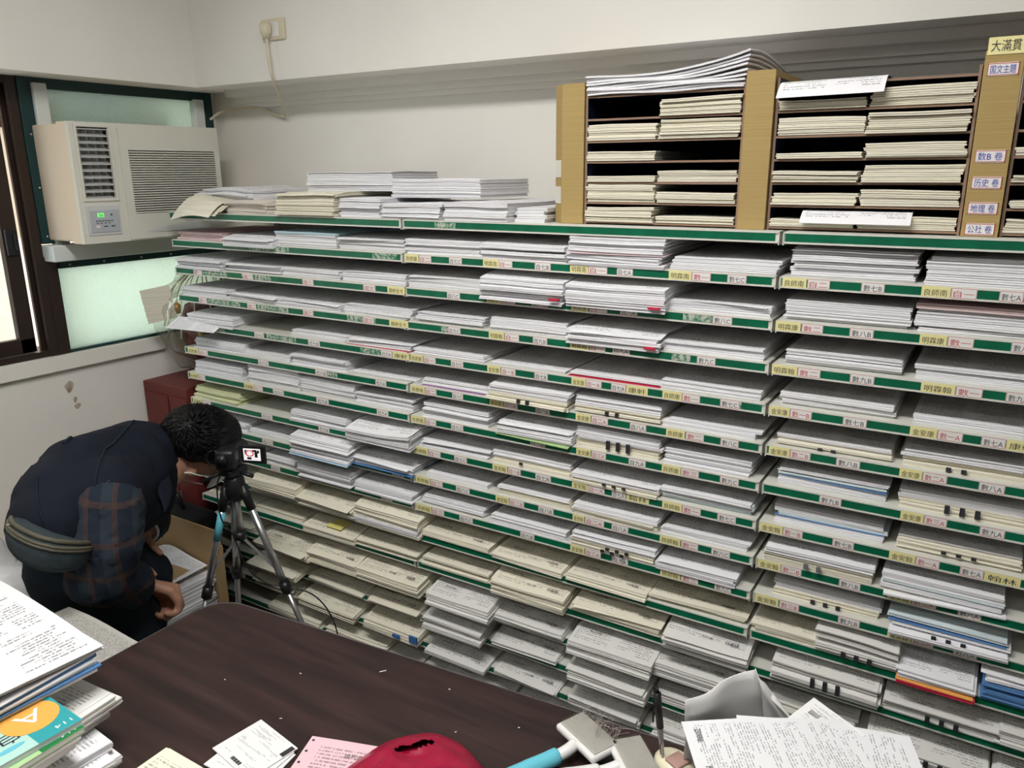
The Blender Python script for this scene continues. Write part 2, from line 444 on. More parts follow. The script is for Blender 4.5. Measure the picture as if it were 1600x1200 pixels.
STACKS = [
 (1, -0.886, -0.684, 0.0232, 0, 'pk'),
 (1, -0.653, -0.45, 0.0208, 0.02, 'w'),
 (1, -0.467, -0.229, 0.0374, 0, 'bl1'),
 (1, -0.225, -0.0, 0.0299, 0, 'w'),
 (1, 0.002, 0.224, 0.0357, 0, 'w'),
 (1, 0.234, 0.452, 0.0374, 0.01, 'w'),
 (1, 0.457, 0.673, 0.0714, 0.01, 'pk1'),
 (1, 0.687, 0.898, 0.0249, 0, 'w'),
 (1, 0.919, 1.129, 0.0515, 0, 'rb'),
 (1, 1.144, 1.325, 0.0465, 0, 'w'),
 (2, -0.889, -0.688, 0.0324, 0.005, 'w'),
 (2, -0.691, -0.447, 0.0224, 0, 'w'),
 (2, -0.442, -0.225, 0.0232, 0, 'w'),
 (2, -0.218, -0.005, 0.0249, 0, 'w'),
 (2, 0.005, 0.218, 0.0282, 0, 'w'),
 (2, 0.235, 0.453, 0.0498, 0.02, 'pk2'),
 (2, 0.458, 0.685, 0.0481, 0.02, 'pk2'),
 (2, 0.684, 0.89, 0.0199, 0, 'w'),
 (2, 0.915, 1.13, 0.0382, 0, 'w'),
 (2, 1.138, 1.319, 0.0498, 0, 'pkt'),
 (3, -0.886, -0.678, 0.0266, 0.005, 'w'),
 (3, -0.682, -0.462, 0.0199, 0, 'w'),
 (3, -0.46, -0.226, 0.0183, 0, 'w'),
 (3, -0.219, 0.013, 0.0241, 0, 'w'),
 (3, 0.027, 0.227, 0.0232, 0, 'w'),
 (3, 0.247, 0.449, 0.0307, 0, 'w'),
 (3, 0.46, 0.676, 0.0299, 0.015, 'pk2'),
 (3, 0.677, 0.885, 0.0199, 0, 'w'),
 (3, 0.924, 1.128, 0.0257, 0, 'w'),
 (3, 1.145, 1.322, 0.0232, 0, 'w'),
 (4, -0.867, -0.656, 0.0299, 0.01, 'w'),
 (4, -0.428, -0.219, 0.0166, 0, 'w'),
 (4, -0.214, 0.003, 0.0166, 0, 'red'),
 (4, 0.013, 0.228, 0.0116, 0, 'w'),
 (4, 0.246, 0.445, 0.005, 0, 'w'),
 (4, 0.455, 0.674, 0.0075, 0, 'red'),
 (4, 0.677, 0.885, 0.0174, 0, 'w'),
 (4, 0.918, 1.121, 0.0249, 0, 'w'),
 (4, 1.155, 1.325, 0.0133, 0, 'w'),
 (5, -0.864, -0.635, 0.0299, 0, 'w'),
 (5, -0.633, -0.441, 0.0149, 0, 'w'),
 (5, -0.435, -0.224, 0.0299, 0, 'w'),
 (5, -0.2, 0.019, 0.0075, 0, 'w'),
 (5, 0.034, 0.235, 0.0166, 0, 'pur'),
 (5, 0.251, 0.465, 0.0415, 0.012, 'mk2'),
 (5, 0.474, 0.678, 0.0374, 0, 'mk2'),
 (5, 0.688, 0.885, 0.0166, 0, 'w'),
 (5, 0.919, 1.127, 0.0191, 0, 'mk2b'),
 (5, 1.146, 1.337, 0.0299, 0, 'mk2b'),
 (6, -0.872, -0.653, 0.0374, 0, 'w'),
 (6, -0.627, -0.414, 0.0548, 0, 'w'),
 (6, -0.411, -0.202, 0.0457, 0, 'w'),
 (6, -0.198, 0.0, 0.0315, 0, 'w'),
 (6, 0.036, 0.239, 0.0357, 0, 'w'),
 (6, 0.272, 0.472, 0.0282, 0.01, 'gr'),
 (6, 0.48, 0.681, 0.044, 0, 'mk3'),
 (6, 0.692, 0.877, 0.0315, 0, 'w'),
 (6, 0.929, 1.128, 0.0349, 0, 'bl'),
 (6, 1.149, 1.348, 0.0332, 0, 'mk3'),
 (7, -0.887, -0.677, 0.0349, 0, 'yg'),
 (7, -0.455, -0.238, 0.0249, 0, 'w'),
 (7, -0.203, 0.018, 0.0332, 0.035, 'w'),
 (7, 0.026, 0.24, 0.0183, 0, 'w'),
 (7, 0.246, 0.461, 0.0274, 0, 'mk1'),
 (7, 0.472, 0.684, 0.0208, 0.005, 'mkx'),
 (7, 0.688, 0.883, 0.0282, 0, 'blc'),
 (7, 0.929, 1.132, 0.0349, 0, 'bl'),
 (7, 1.154, 1.353, 0.0257, 0, 'mkx'),
 (8, -0.822, -0.656, 0.0249, 0, 'w'),
 (8, -0.648, -0.469, 0.0125, 0, 'w'),
 (8, -0.429, -0.2, 0.0548, 0.035, 'blb'),
 (8, -0.207, 0.006, 0.0224, 0.012, 'blu'),
 (8, 0.039, 0.231, 0.0116, 0, 'w'),
 (8, 0.263, 0.462, 0.0216, 0, 'wc'),
 (8, 0.477, 0.683, 0.0266, 0.005, 'wc'),
 (8, 0.689, 0.88, 0.0166, 0, 'w'),
 (8, 0.92, 1.124, 0.0374, 0.005, 'mk2g'),
 (8, 1.138, 1.337, 0.0349, 0.005, 'bl'),
 (9, -0.804, -0.601, 0.0249, 0, 'w'),
 (9, -0.593, -0.449, 0.0249, 0, 'w'),
 (9, -0.425, -0.218, 0.039, 0.015, 'w'),
 (9, -0.206, -0.0, 0.0199, 0.01, 'w'),
 (9, 0.024, 0.22, 0.0249, 0, 'w'),
 (9, 0.246, 0.459, 0.0232, 0.005, 'w'),
 (9, 0.475, 0.682, 0.0349, 0.005, 'mkc'),
 (9, 0.687, 0.864, 0.0232, 0.005, 'w'),
 (9, 0.938, 1.14, 0.0315, 0, 'mk3w'),
 (9, 1.161, 1.356, 0.0332, 0.005, 'mk3b'),
 (10, -0.85, -0.677, 0.0166, 0, 'c'),
 (10, -0.642, -0.44, 0.0415, 0.02, 'cw'),
 (10, -0.43, -0.208, 0.0249, 0.02, 'c'),
 (10, -0.201, 0.025, 0.0548, 0.025, 'cw'),
 (10, 0.022, 0.238, 0.0166, 0.01, 'ct'),
 (10, 0.254, 0.456, 0.0125, 0.01, 'ct'),
 (10, 0.463, 0.667, 0.0133, 0.01, 'ct'),
 (10, 0.669, 0.889, 0.0166, 0, 'ct'),
 (10, 0.911, 1.027, 0.0199, 0.005, 'c'),
 (10, 1.033, 1.185, 0.0498, 0.01, 'mk3s'),
 (10, 1.188, 1.317, 0.0249, 0.02, 'redo'),
 (10, 1.331, 1.452, 0.0548, 0.01, 'blu2'),
 (11, -0.88, -0.659, 0.01, 0, 'c'),
 (11, -0.648, -0.444, 0.0116, 0, 'c'),
 (11, -0.417, -0.215, 0.0216, 0.02, 'stick'),
 (11, -0.215, 0.004, 0.0208, 0.012, 'c'),
 (11, 0.02, 0.233, 0.0208, 0.005, 'c'),
 (11, 0.26, 0.468, 0.0374, 0.03, 'ct'),
 (11, 0.481, 0.705, 0.0282, 0.012, 'ct'),
 (11, 0.716, 0.905, 0.0349, 0.025, 'gt'),
 (11, 0.958, 1.161, 0.0448, 0.02, 'mk3g'),
 (11, 1.171, 1.366, 0.0266, 0.01, 'mk3l'),
 (11, 1.373, 1.483, 0.0332, 0.01, 'g'),
 (12, -0.878, -0.665, 0.0166, 0.005, 'c'),
 (12, -0.607, -0.385, 0.0183, 0.05, 'ct'),
 (12, -0.395, -0.201, 0.0332, 0.035, 'ct'),
 (12, -0.194, 0.029, 0.0349, 0.035, 'ct'),
 (12, 0.062, 0.261, 0.0349, 0.05, 'gt'),
 (12, 0.258, 0.46, 0.0183, 0.02, 'gt'),
 (12, 0.487, 0.7, 0.0349, 0.045, 'gt'),
 (12, 0.696, 0.874, 0.0332, 0.02, 'gt'),
 (12, 0.938, 1.125, 0.0208, 0.0, 'g'),
 (12, 1.148, 1.358, 0.0266, 0.03, 'mk3l'),
 (12, 1.374, 1.495, 0.0332, 0.02, 'g'),
 (13, -0.647, -0.436, 0.0149, 0.05, 'ct'),
 (13, -0.419, -0.199, 0.0066, 0.02, 'c'),
 (13, -0.174, 0.006, 0.0125, 0.02, 'ct'),
 (13, 0.04, 0.229, 0.0349, 0.04, 'g'),
 (13, 0.254, 0.444, 0.0199, 0.01, 'gt'),
 (13, 0.485, 0.685, 0.0349, 0.045, 'gt'),
 (13, 0.696, 0.877, 0.0249, 0.01, 'g'),
 (13, 0.936, 1.13, 0.0332, 0.02, 'g'),
 (13, 1.143, 1.368, 0.0332, 0.02, 'mk3l'),
 (14, -0.664, -0.477, 0.0249, 0.02, 'c'),
 (14, -0.456, -0.221, 0.0232, 0.03, 'c'),
 (14, -0.191, 0.01, 0.0299, 0.03, 'tape'),
 (14, 0.041, 0.238, 0.0133, 0.04, 'gt'),
 (14, 0.259, 0.447, 0.0125, 0.02, 'gt'),
 (14, 0.483, 0.671, 0.0249, 0.02, 'g'),
 (14, 0.703, 0.885, 0.0249, 0.02, 'g'),
 (14, 0.942, 1.151, 0.0249, 0.02, 'g'),
 (15, -0.609, -0.381, 0.0249, 0.02, 'c'),
 (15, -0.354, -0.125, 0.0249, 0.02, 'c'),
 (15, 0.091, 0.3, 0.0166, 0.03, 'gt'),
 (15, 0.32, 0.508, 0.0166, 0.03, 'gt'),
 (15, 0.607, 0.801, 0.0249, 0.02, 'g'),
]
LABELS = [
 (2, -0.816, -0.777, 'r', '國一'),
 (2, -0.596, -0.553, 'r', '國二'),
 (2, -0.356, -0.315, 'r', '國三'),
 (2, -0.137, -0.096, 'r', '國文'),
 (2, -0.056, 0.0, 'y', '翰林全卡'),
 (2, 0.13, 0.168, 'b', '自八C'),
 (2, 0.245, 0.282, 'y', '明霖康'),
 (2, 0.284, 0.322, 'r', '自二'),
 (2, 0.366, 0.407, 'b', '自八B'),
 (2, 0.466, 0.507, 'y', '明霖康'),
 (2, 0.51, 0.552, 'r', '自一'),
 (2, 0.582, 0.621, 'b', '自八A'),
 (2, 0.781, 0.82, 'b', '數八C'),
 (2, 0.904, 0.949, 'y', '明霖康'),
 (2, 0.951, 0.989, 'r', '數二'),
 (2, 1.035, 1.075, 'b', '數八B'),
 (2, 1.149, 1.191, 'y', '明霖康'),
 (2, 1.192, 1.231, 'r', '數一'),
 (2, 1.285, 1.321, 'b', '數八A'),
 (1, 0.005, 0.047, 'y', '良師康'),
 (1, 0.049, 0.086, 'r', '自二'),
 (1, 0.139, 0.176, 'b', '自七C'),
 (1, 0.236, 0.278, 'y', '明霖南'),
 (1, 0.279, 0.315, 'r', '自一'),
 (1, 0.374, 0.414, 'b', '自七B'),
 (1, 0.462, 0.505, 'y', '明霖南'),
 (1, 0.506, 0.55, 'r', '自一'),
 (1, 0.572, 0.608, 'b', '自七A'),
 (1, 0.686, 0.733, 'y', '明霖南'),
 (1, 0.734, 0.772, 'r', '數一'),
 (1, 0.805, 0.842, 'b', '數七C'),
 (1, 0.909, 0.952, 'y', '良師南'),
 (1, 0.954, 0.993, 'r', '自二'),
 (1, 1.046, 1.084, 'b', '數七B'),
 (1, 1.142, 1.186, 'y', '良師南'),
 (1, 1.187, 1.225, 'r', '自一'),
 (1, 1.257, 1.291, 'b', '數七A'),
 (3, -0.806, -0.768, 'r', '國一'),
 (3, -0.589, -0.551, 'r', '國二'),
 (3, -0.363, -0.324, 'r', '國乙'),
 (3, -0.143, -0.106, 'r', '國文'),
 (3, -0.055, 0.006, 'y', '翰林全卡'),
 (3, 0.131, 0.167, 'b', '自九C'),
 (3, 0.249, 0.291, 'y', '明霖翰'),
 (3, 0.293, 0.332, 'r', '自一'),
 (3, 0.369, 0.406, 'b', '自九B'),
 (3, 0.464, 0.51, 'y', '明霖翰'),
 (3, 0.512, 0.55, 'r', '自一'),
 (3, 0.567, 0.607, 'b', '自九A'),
 (3, 0.754, 0.792, 'b', '數九C'),
 (3, 0.903, 0.95, 'y', '明霖翰'),
 (3, 0.951, 0.992, 'r', '數二'),
 (3, 1.044, 1.085, 'b', '數九B'),
 (3, 1.161, 1.214, 'y', '明霖翰'),
 (3, 1.215, 1.255, 'r', '數一'),
 (3, 1.289, 1.326, 'b', '數九A'),
 (4, -0.57, -0.53, 'b', '社七C'),
 (4, -0.352, -0.308, 'b', '社七B'),
 (4, -0.088, -0.051, 'b', '社七A'),
 (4, -0.049, 0.004, 'y', '康軒'),
 (4, 0.01, 0.049, 'y', '良師康'),
 (4, 0.051, 0.089, 'r', '自一'),
 (4, 0.136, 0.173, 'b', '自七C'),
 (4, 0.243, 0.28, 'y', '金安康'),
 (4, 0.282, 0.322, 'r', '自一B'),
 (4, 0.373, 0.408, 'b', '自七B'),
 (4, 0.469, 0.504, 'y', '金安康'),
 (4, 0.505, 0.543, 'r', '自一A'),
 (4, 0.566, 0.601, 'b', '自七A'),
 (4, 0.602, 0.651, 'y', '康軒'),
 (4, 0.684, 0.726, 'y', '良師康'),
 (4, 0.727, 0.765, 'r', '數一'),
 (4, 0.807, 0.846, 'b', '數七C'),
 (4, 0.905, 0.943, 'y', '金安康'),
 (4, 0.944, 0.984, 'r', '數一B'),
 (4, 1.04, 1.081, 'b', '數七B'),
 (4, 1.153, 1.196, 'y', '金安康'),
 (4, 1.197, 1.236, 'r', '數一A'),
 (4, 1.264, 1.3, 'b', '數七A'),
 (4, 1.301, 1.345, 'y', '康軒'),
 (5, -0.888, -0.838, 'y', '良師康'),
 (5, -0.835, -0.792, 'r', '社一'),
 (5, -0.565, -0.521, 'b', '社八C'),
 (5, -0.333, -0.289, 'b', '社八B'),
 (5, -0.113, -0.076, 'b', '社八A'),
 (5, 0.006, 0.051, 'y', '良師南'),
 (5, 0.053, 0.088, 'r', '自二'),
 (5, 0.137, 0.17, 'b', '自八C'),
 (5, 0.248, 0.286, 'y', '金安康'),
 (5, 0.288, 0.327, 'r', '自二B'),
 (5, 0.376, 0.414, 'b', '自八B'),
 (5, 0.481, 0.518, 'y', '金安康'),
 (5, 0.52, 0.561, 'r', '自二A'),
 (5, 0.613, 0.651, 'b', '自八A'),
 (5, 0.696, 0.737, 'y', '良師康'),
 (5, 0.739, 0.778, 'r', '數二'),
 (5, 0.813, 0.85, 'b', '數八C'),
 (5, 0.91, 0.95, 'y', '金安康'),
 (5, 0.951, 0.989, 'r', '數二B'),
 (5, 1.036, 1.078, 'b', '數八B'),
 (5, 1.145, 1.182, 'y', '金安康'),
 (5, 1.183, 1.222, 'r', '數二A'),
 (5, 1.271, 1.31, 'b', '數八A'),
 (6, -0.89, -0.852, 'y', '良師康'),
 (6, -0.849, -0.818, 'r', '社一'),
 (6, -0.638, -0.595, 'y', '良師翰'),
 (6, -0.593, -0.557, 'r', '社二'),
 (6, -0.513, -0.468, 'b', '社九C'),
 (6, -0.337, -0.29, 'b', '社九B'),
 (6, -0.114, -0.074, 'b', '社九A'),
 (6, 0.003, 0.047, 'y', '良師南'),
 (6, 0.049, 0.084, 'r', '自一'),
 (6, 0.131, 0.168, 'b', '自九C'),
 (6, 0.362, 0.402, 'b', '自九B'),
 (6, 0.484, 0.52, 'y', '金安康'),
 (6, 0.522, 0.558, 'r', '自三A'),
 (6, 0.613, 0.653, 'b', '自九A'),
 (6, 0.69, 0.732, 'y', '良師康'),
 (6, 0.733, 0.772, 'r', '數三'),
 (6, 0.817, 0.856, 'b', '數九C'),
 (6, 1.013, 1.053, 'b', '數九B'),
 (6, 1.156, 1.194, 'y', '金安康'),
 (6, 1.195, 1.232, 'r', '數三A'),
 (6, 1.283, 1.321, 'b', '數九A'),
 (7, -0.892, -0.848, 'y', '良師翰'),
 (7, -0.845, -0.805, 'r', '社二'),
 (7, -0.573, -0.526, 'b', '社七C'),
 (7, -0.337, -0.295, 'b', '社七B'),
 (7, -0.018, 0.001, 'y', '翰'),
 (7, 0.008, 0.054, 'y', '良師翰'),
 (7, 0.056, 0.095, 'r', '自一'),
 (7, 0.138, 0.177, 'b', '自七C'),
 (7, 0.254, 0.297, 'y', '金安翰'),
 (7, 0.299, 0.335, 'r', '自一B'),
 (7, 0.376, 0.418, 'b', '自七B'),
 (7, 0.474, 0.514, 'y', '金安翰'),
 (7, 0.515, 0.557, 'r', '自一A'),
 (7, 0.575, 0.609, 'b', '自七A'),
 (7, 0.611, 0.664, 'y', '翰林'),
 (7, 0.695, 0.739, 'y', '良師翰'),
 (7, 0.74, 0.781, 'r', '數一'),
 (7, 0.817, 0.856, 'b', '數七C'),
 (7, 0.905, 0.95, 'y', '金安翰'),
 (7, 0.951, 0.989, 'r', '數一B'),
 (7, 1.045, 1.084, 'b', '數七B'),
 (7, 1.146, 1.19, 'y', '金安翰'),
 (7, 1.191, 1.23, 'r', '數一A'),
 (7, 1.263, 1.3, 'b', '數七A'),
 (7, 1.301, 1.356, 'y', '翰林'),
 (8, -0.581, -0.534, 'b', '社八C'),
 (8, -0.071, -0.031, 'b', '社八A'),
 (8, 0.01, 0.057, 'y', '良師翰'),
 (8, 0.059, 0.098, 'r', '自二'),
 (8, 0.141, 0.183, 'b', '自八C'),
 (8, 0.262, 0.3, 'y', '金安翰'),
 (8, 0.302, 0.344, 'r', '自二B'),
 (8, 0.384, 0.426, 'b', '自八B'),
 (8, 0.477, 0.507, 'y', '金安翰'),
 (8, 0.509, 0.558, 'r', '自二A'),
 (8, 0.577, 0.618, 'b', '自八A'),
 (8, 0.693, 0.74, 'y', '良師翰'),
 (8, 0.742, 0.78, 'r', '數二'),
 (8, 0.809, 0.849, 'b', '數八C'),
 (8, 0.907, 0.953, 'y', '金安翰'),
 (8, 0.954, 0.994, 'r', '數二B'),
 (8, 1.065, 1.104, 'b', '數八B'),
 (8, 1.152, 1.193, 'y', '金安翰'),
 (8, 1.194, 1.235, 'r', '數二A'),
 (8, 1.27, 1.307, 'b', '數八A'),
 (9, -0.552, -0.513, 'b', '社九C'),
 (9, -0.115, -0.076, 'b', '社九A'),
 (9, 0.008, 0.058, 'y', '良師翰'),
 (9, 0.06, 0.1, 'r', '自三'),
 (9, 0.149, 0.191, 'b', '自九C'),
 (9, 0.333, 0.373, 'b', '自九B'),
 (9, 0.472, 0.509, 'y', '金安翰'),
 (9, 0.511, 0.552, 'r', '自三A'),
 (9, 0.58, 0.62, 'b', '自九A'),
 (9, 0.698, 0.744, 'y', '良師翰'),
 (9, 0.746, 0.785, 'r', '數三'),
 (9, 0.821, 0.857, 'b', '數九C'),
 (9, 0.907, 0.955, 'y', '金安翰'),
 (9, 0.957, 0.996, 'r', '數三B'),
 (9, 1.071, 1.111, 'b', '數九B'),
 (9, 1.161, 1.201, 'y', '金安翰'),
 (9, 1.202, 1.24, 'r', '數三A'),
 (9, 1.273, 1.311, 'b', '數九A'),
 (14, -0.805, -0.729, 'w', '卷'),
]

def uv_xy(o, x0, x1, y0, y1, rot=0):
    me = o.data
    uvl = me.uv_layers.new(name='UVMap')
    for lp in me.loops:
        c = me.vertices[lp.vertex_index].co
        u = (c.x-x0)/(x1-x0); v = (c.y-y0)/(y1-y0)
        if rot == 1: u, v = v, 1-u
        elif rot == 2: u, v = 1-u, 1-v
        elif rot == 3: u, v = 1-v, u
        uvl.data[lp.index].uv = (u, v)

# ================================================================== the room
XL, YB = -1.18, 0.42            # left wall plane, back wall plane
XR, YF, ZC = 2.75, -3.3, 2.62   # right wall, wall behind the camera, ceiling
def struct(name, mb, m, parent=None, smooth=False):
    o = mb.build(name, m, parent, smooth)
    if parent is None: o['kind'] = 'structure'
    return o
struct('floor', MB().box(XL-.2, XR+.1, YF-.1, YB+.1, -.08, 0), 'floor_tile')
struct('ceiling', MB().box(XL-.2, XR+.1, YF-.1, YB+.1, ZC, ZC+.08), 'ceiling_paint')
struct('wall_back', MB().box(XL-.2, XR+.1, YB, YB+.1, 0, ZC), 'wall_paint')
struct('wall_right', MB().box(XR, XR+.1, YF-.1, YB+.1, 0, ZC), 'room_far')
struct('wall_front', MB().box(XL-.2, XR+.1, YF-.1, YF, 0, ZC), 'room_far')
WY0, WY1, WZ0, WZ1 = -1.75, .405, 1.052, 1.858      # window opening in the left wall
wl = MB()
wl.box(XL-.2, XL, YF, YB, 0, WZ0).box(XL-.2, XL, YF, YB, WZ1, ZC)
wl.box(XL-.2, XL, YF, WY0, WZ0, WZ1).box(XL-.2, XL, WY1, YB, WZ0, WZ1)
wall_left = struct('wall_left', wl, 'wall_paint')
# plaster blemish under the window
st = MB()
for (y, z, r1, r2) in ((-.234, .945, .013, .018), (-.222, .90, .006, .010), (-.218, .878, .010, .009)):
    st.grid(lambda a, b: (XL+.0012, y+r1*b*math.cos(a*6.2832)*(1+.25*math.sin(a*19)), z+r2*b*math.sin(a*6.2832)*(1+.2*math.sin(a*13))), 20, 2)
st.build('plaster_stain', 'stain', wall_left)
# beams under the ceiling with the stepped moulding on the wall below
struct('trim_1', MB().box(-1.043, XR, .25, YB, 1.857, ZC), 'wall_paint')
struct('trim_2', MB().box(XL, -1.043, YF, YB, 1.857, ZC), 'wall_paint')
mo = MB()
mo.box(-1.043, XR, .395, YB, 1.815, 1.857).box(-1.043, XR, .36, .395, 1.835, 1.857).box(-1.043, XR, .408, YB, 1.80, 1.815)
struct('trim_3', mo, 'wall_paint')
struct('trim_4', MB().box(XL, XL+.018, WY0-.1, .10, 1.005, 1.050), 'wall_paint')      # sill
struct('baseboard_back', MB().box(XL, XR, YB-.012, YB, 0, .08), 'wall_paint')

# ---------------------------------------------------------------- sliding window on the left wall
w1 = empty('window_1', (XL, -.9, WZ0), kind='structure')
def wbox(name, m, x0, x1, y0, y1, z0, z1, par):
    L = Vector(par.location)
    return MB().bbox(x0-L.x, x1-L.x, y0-L.y, y1-L.y, z0-L.z, z1-L.z, .002).build(name, m, par)
fr = MB()
def fb(x0, x1, y0, y1, z0, z1): fr.box(x0-XL, x1-XL, y0+.9, y1+.9, z0-WZ0, z1-WZ0)
fb(XL-.09, XL+.002, WY0, -.252, WZ0, WZ0+.018); fb(XL-.09, XL+.002, WY0, -.252, WZ1-.022, WZ1)
fb(XL-.09, XL+.002, WY0, WY0+.03, WZ0, WZ1); fb(XL-.05, XL+.004, -.276, -.250, WZ0, WZ1)
fb(XL-.03, XL-.02, -.288, -.276, WZ0, WZ1)
fr.build('window_frame', 'brown_frame', w1)
def sash(ya, yb, x, par):
    s = empty('sash', (x-XL, 0, 0), parent=par)
    m = MB()
    y0, y1 = ya+.9, yb+.9; z0, z1 = .02, WZ1-WZ0-.024
    m.bbox(-.012, .012, y0, y0+.045, z0, z1, .003).bbox(-.012, .012, y1-.045, y1, z0, z1, .003)
    m.bbox(-.012, .012, y0, y1, z0, z0+.045, .003).bbox(-.012, .012, y0, y1, z1-.03, z1, .003)
    m.build('sash_frame', 'brown_frame', s)
    MB().box(-.002, .002, y0+.04, y1-.04, z0+.04, z1-.025).build('pane', 'clear_glass', s)
    return s
s1 = sash(-1.05, -.305, XL-.02, w1)
sash(WY0+.03, -1.02, XL-.055, w1)
h = MB(); h.bbox(.012, .022, .905+-.32-.03, .905-.32+.002, .31, .385, .003)
h.bbox(.020, .030, .905-.33, .905-.322, .325, .37, .002)
h.build('latch', 'black_plastic', s1)

# ---------------------------------------------------------------- frosted window round the air conditioner
w2 = empty('window_2', (XL, 0, WZ0), kind='structure')
def w2b(name, m, x0, x1, y0, y1, z0, z1, b=.002):
    return MB().bbox(x0-XL, x1-XL, y0, y1, z0-WZ0, z1-WZ0, b).build(name, m, w2)
w2b('post', 'brown_frame', XL-.06, XL+.006, -.250, -.213, WZ0, 1.35)
w2b('post', 'teal_frame', XL-.05, XL+.010, -.249, -.200, 1.388, WZ1)
w2b('post', 'teal_frame', XL-.05, XL+.010, .375, WY1, WZ0, WZ1)
w2b('rail', 'teal_frame', XL-.03, XL+.012, -.210, .375, 1.312, 1.334)
w2b('rail', 'teal_frame', XL-.03, XL+.008, -.200, .375, 1.828, WZ1)
w2b('rail', 'teal_frame', XL-.03, XL+.004, -.213, .375, WZ0, WZ0+.008)
w2b('pane', 'frosted_glass', XL-.012, XL-.006, -.213, .375, WZ0+.006, 1.318)
w2b('pane', 'frosted_glass', XL-.012, XL-.006, -.200, .375, 1.73, 1.832)
scr = MB()
for y in (-.18, -.07, .06, .17): scr.ell((XL+.013-XL, y, 1.322-WZ0), (.003, .0035, .0035), 8)
for z in (1.41, 1.55, 1.70): scr.ell((.011, -.232, z-WZ0), (.003, .0035, .0035), 8)
scr.build('screw', 'metal_grey', w2)
def foam(name, x0, x1, y0, y1, z0, z1):
    return w2b(name, 'white_foam', x0, x1, y0, y1, z0, z1, .003)
foam('foam_strip', XL-.01, XL+.022, -.212, -.172, 1.345, 1.842)
foam('foam_strip', XL-.01, XL+.022, .325, .362, 1.38, 1.832)
foam('foam_strip', XL-.01, XL+.06, -.248, .36, 1.337, 1.385)

# ---------------------------------------------------------------- outside
so = MB(); so.box(-3.6, -3.5, -4, 3, -1.0, 4.5); ob = struct('outside_wall', so, 'outside_plaster')
tl = MB()
for j in range(22):
    for i in range(18):
        y = -2.2+i*.10+(.05 if j % 2 else 0); z = .55+j*.045
        tl.box(-3.502, -3.494, y, y+.092, z, z+.038)
ti = tl.build('wall_tile', 'outside_plaster', ob); ti['kind'] = 'stuff'
oo = MB().tube([(-2.5, -1.3, 1.30), (-2.5, -.95, .75), (-2.5, -.80, .40)], .035, 10)
o_ = oo.build('drain_pipe', 'outside_pole'); tag(o_, 'brown slanting pipe outside the sliding window', 'pipe')
struct('outside_ledge', MB().box(-3.5, XL-.2, -4, 3, .45, .55), 'outside_concrete')
shu = empty('window_shutter', (-2.9, -1.1, 1.35), label='tan slatted shutter on the house outside the window', cat='shutter')
for k in range(14):
    MB().box(-.01, .01, -.55, .22, k*.045, k*.045+.028).build('slat', 'shutter_tan', shu)
MB().box(-.02, -.012, -.56, .23, -.02, .66).build('backing', 'outside_pole', shu)

blocker = empty('light_blocker', (-1.75, -.1, 1.875), label='brown sheet added unseen outside to shade the upper frosted pane', cat='light_blocker')  # added out of view to keep daylight off the upper frosted pane
MB().box(.10, .36, -.35, 1.2, 0, .01, 0).build('blocker_sheet', 'outside_pole', blocker)
MB().box(.10, .115, -.35, .36, -.138, 0).build('blocker_lip', 'outside_pole', blocker)
# ---------------------------------------------------------------- air conditioner
ac = empty('air_conditioner', (-.98, 0, 1.394), label='cream window air conditioner with louvres set in the frosted window', cat='air conditioner')
AY0, AY1, AH = -.231, .262, .336
b = MB(); b.bbox(-.62, -.055, AY0+.006, AY1-.006, .004, AH-.004, .006); b.build('body', 'ac_side_lit', ac)
# front shell with a hole for the louvre
LY0, LY1, LZ0, LZ1 = AY0+.018, AY0+.118, .122, .326
f = MB()
f.box(-.014, .0, AY0, LY0, 0, AH).box(-.014, 0, LY1, AY1, 0, AH).box(-.014, 0, LY0, LY1, 0, LZ0).box(-.014, 0, LY0, LY1, LZ1, AH)
f.build('front_shell', 'ac_plastic', ac)
f = MB(); f.box(-.056, -.014, AY0, AY0+.008, 0, AH).box(-.056, -.014, AY1-.008, AY1, 0, AH).box(-.056, -.014, AY0+.008, AY1-.008, 0, .006).box(-.056, -.014, AY0+.008, AY1-.008, AH-.006, AH)
f.build('shell_rim', 'ac_side_lit', ac)
lo = empty('louvre', (0, 0, 0), parent=ac)
rim = MB()
for (y0, y1, z0, z1) in ((LY0-.004, LY0+.004, LZ0-.004, LZ1+.004), (LY1-.004, LY1+.004, LZ0-.004, LZ1+.004), (LY0, LY1, LZ0-.004, LZ0+.004), (LY0, LY1, LZ1-.004, LZ1+.004)):
    rim.bbox(-.006, .004, y0, y1, z0, z1, .002)
rim.build('louvre_rim', 'ac_plastic', lo)
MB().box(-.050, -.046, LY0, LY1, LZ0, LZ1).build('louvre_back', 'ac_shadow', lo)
nv = 11
for k in range(nv):
    z = LZ0+.006+(LZ1-LZ0-.012)*k/(nv-1)
    M = Matrix.Translation((-.012, 0, z)) @ Matrix.Rotation(R(18), 4, 'Y')
    MB().box(-.016, .010, LY0+.003, LY1-.003, -.0012, .0012, 0, M).build('vane', 'ac_vane', lo)
for k in range(4):
    y = LY0+.016+k*.024
    M = Matrix.Translation((-.03, y, 0)) @ Matrix.Rotation(R(35), 4, 'Z')
    MB().box(-.012, .010, -.0012, .0012, LZ0+.004, LZ1-.004, 0, M).build('fin', 'ac_vane', lo)
cp = empty('control_panel', (0, 0, 0), parent=ac)
MB().bbox(-.004, .0025, AY0+.016, AY0+.118, .022, .108, .002).build('panel_recess', 'ac_vane', cp)
MB().bbox(-.004, .0045, AY0+.024, AY0+.112, .030, .094, .002).build('panel_plate', 'ac_panel', cp)
MB().box(.0045, .0052, AY0+.046, AY0+.066, .074, .086).build('display', 'led_green', cp)
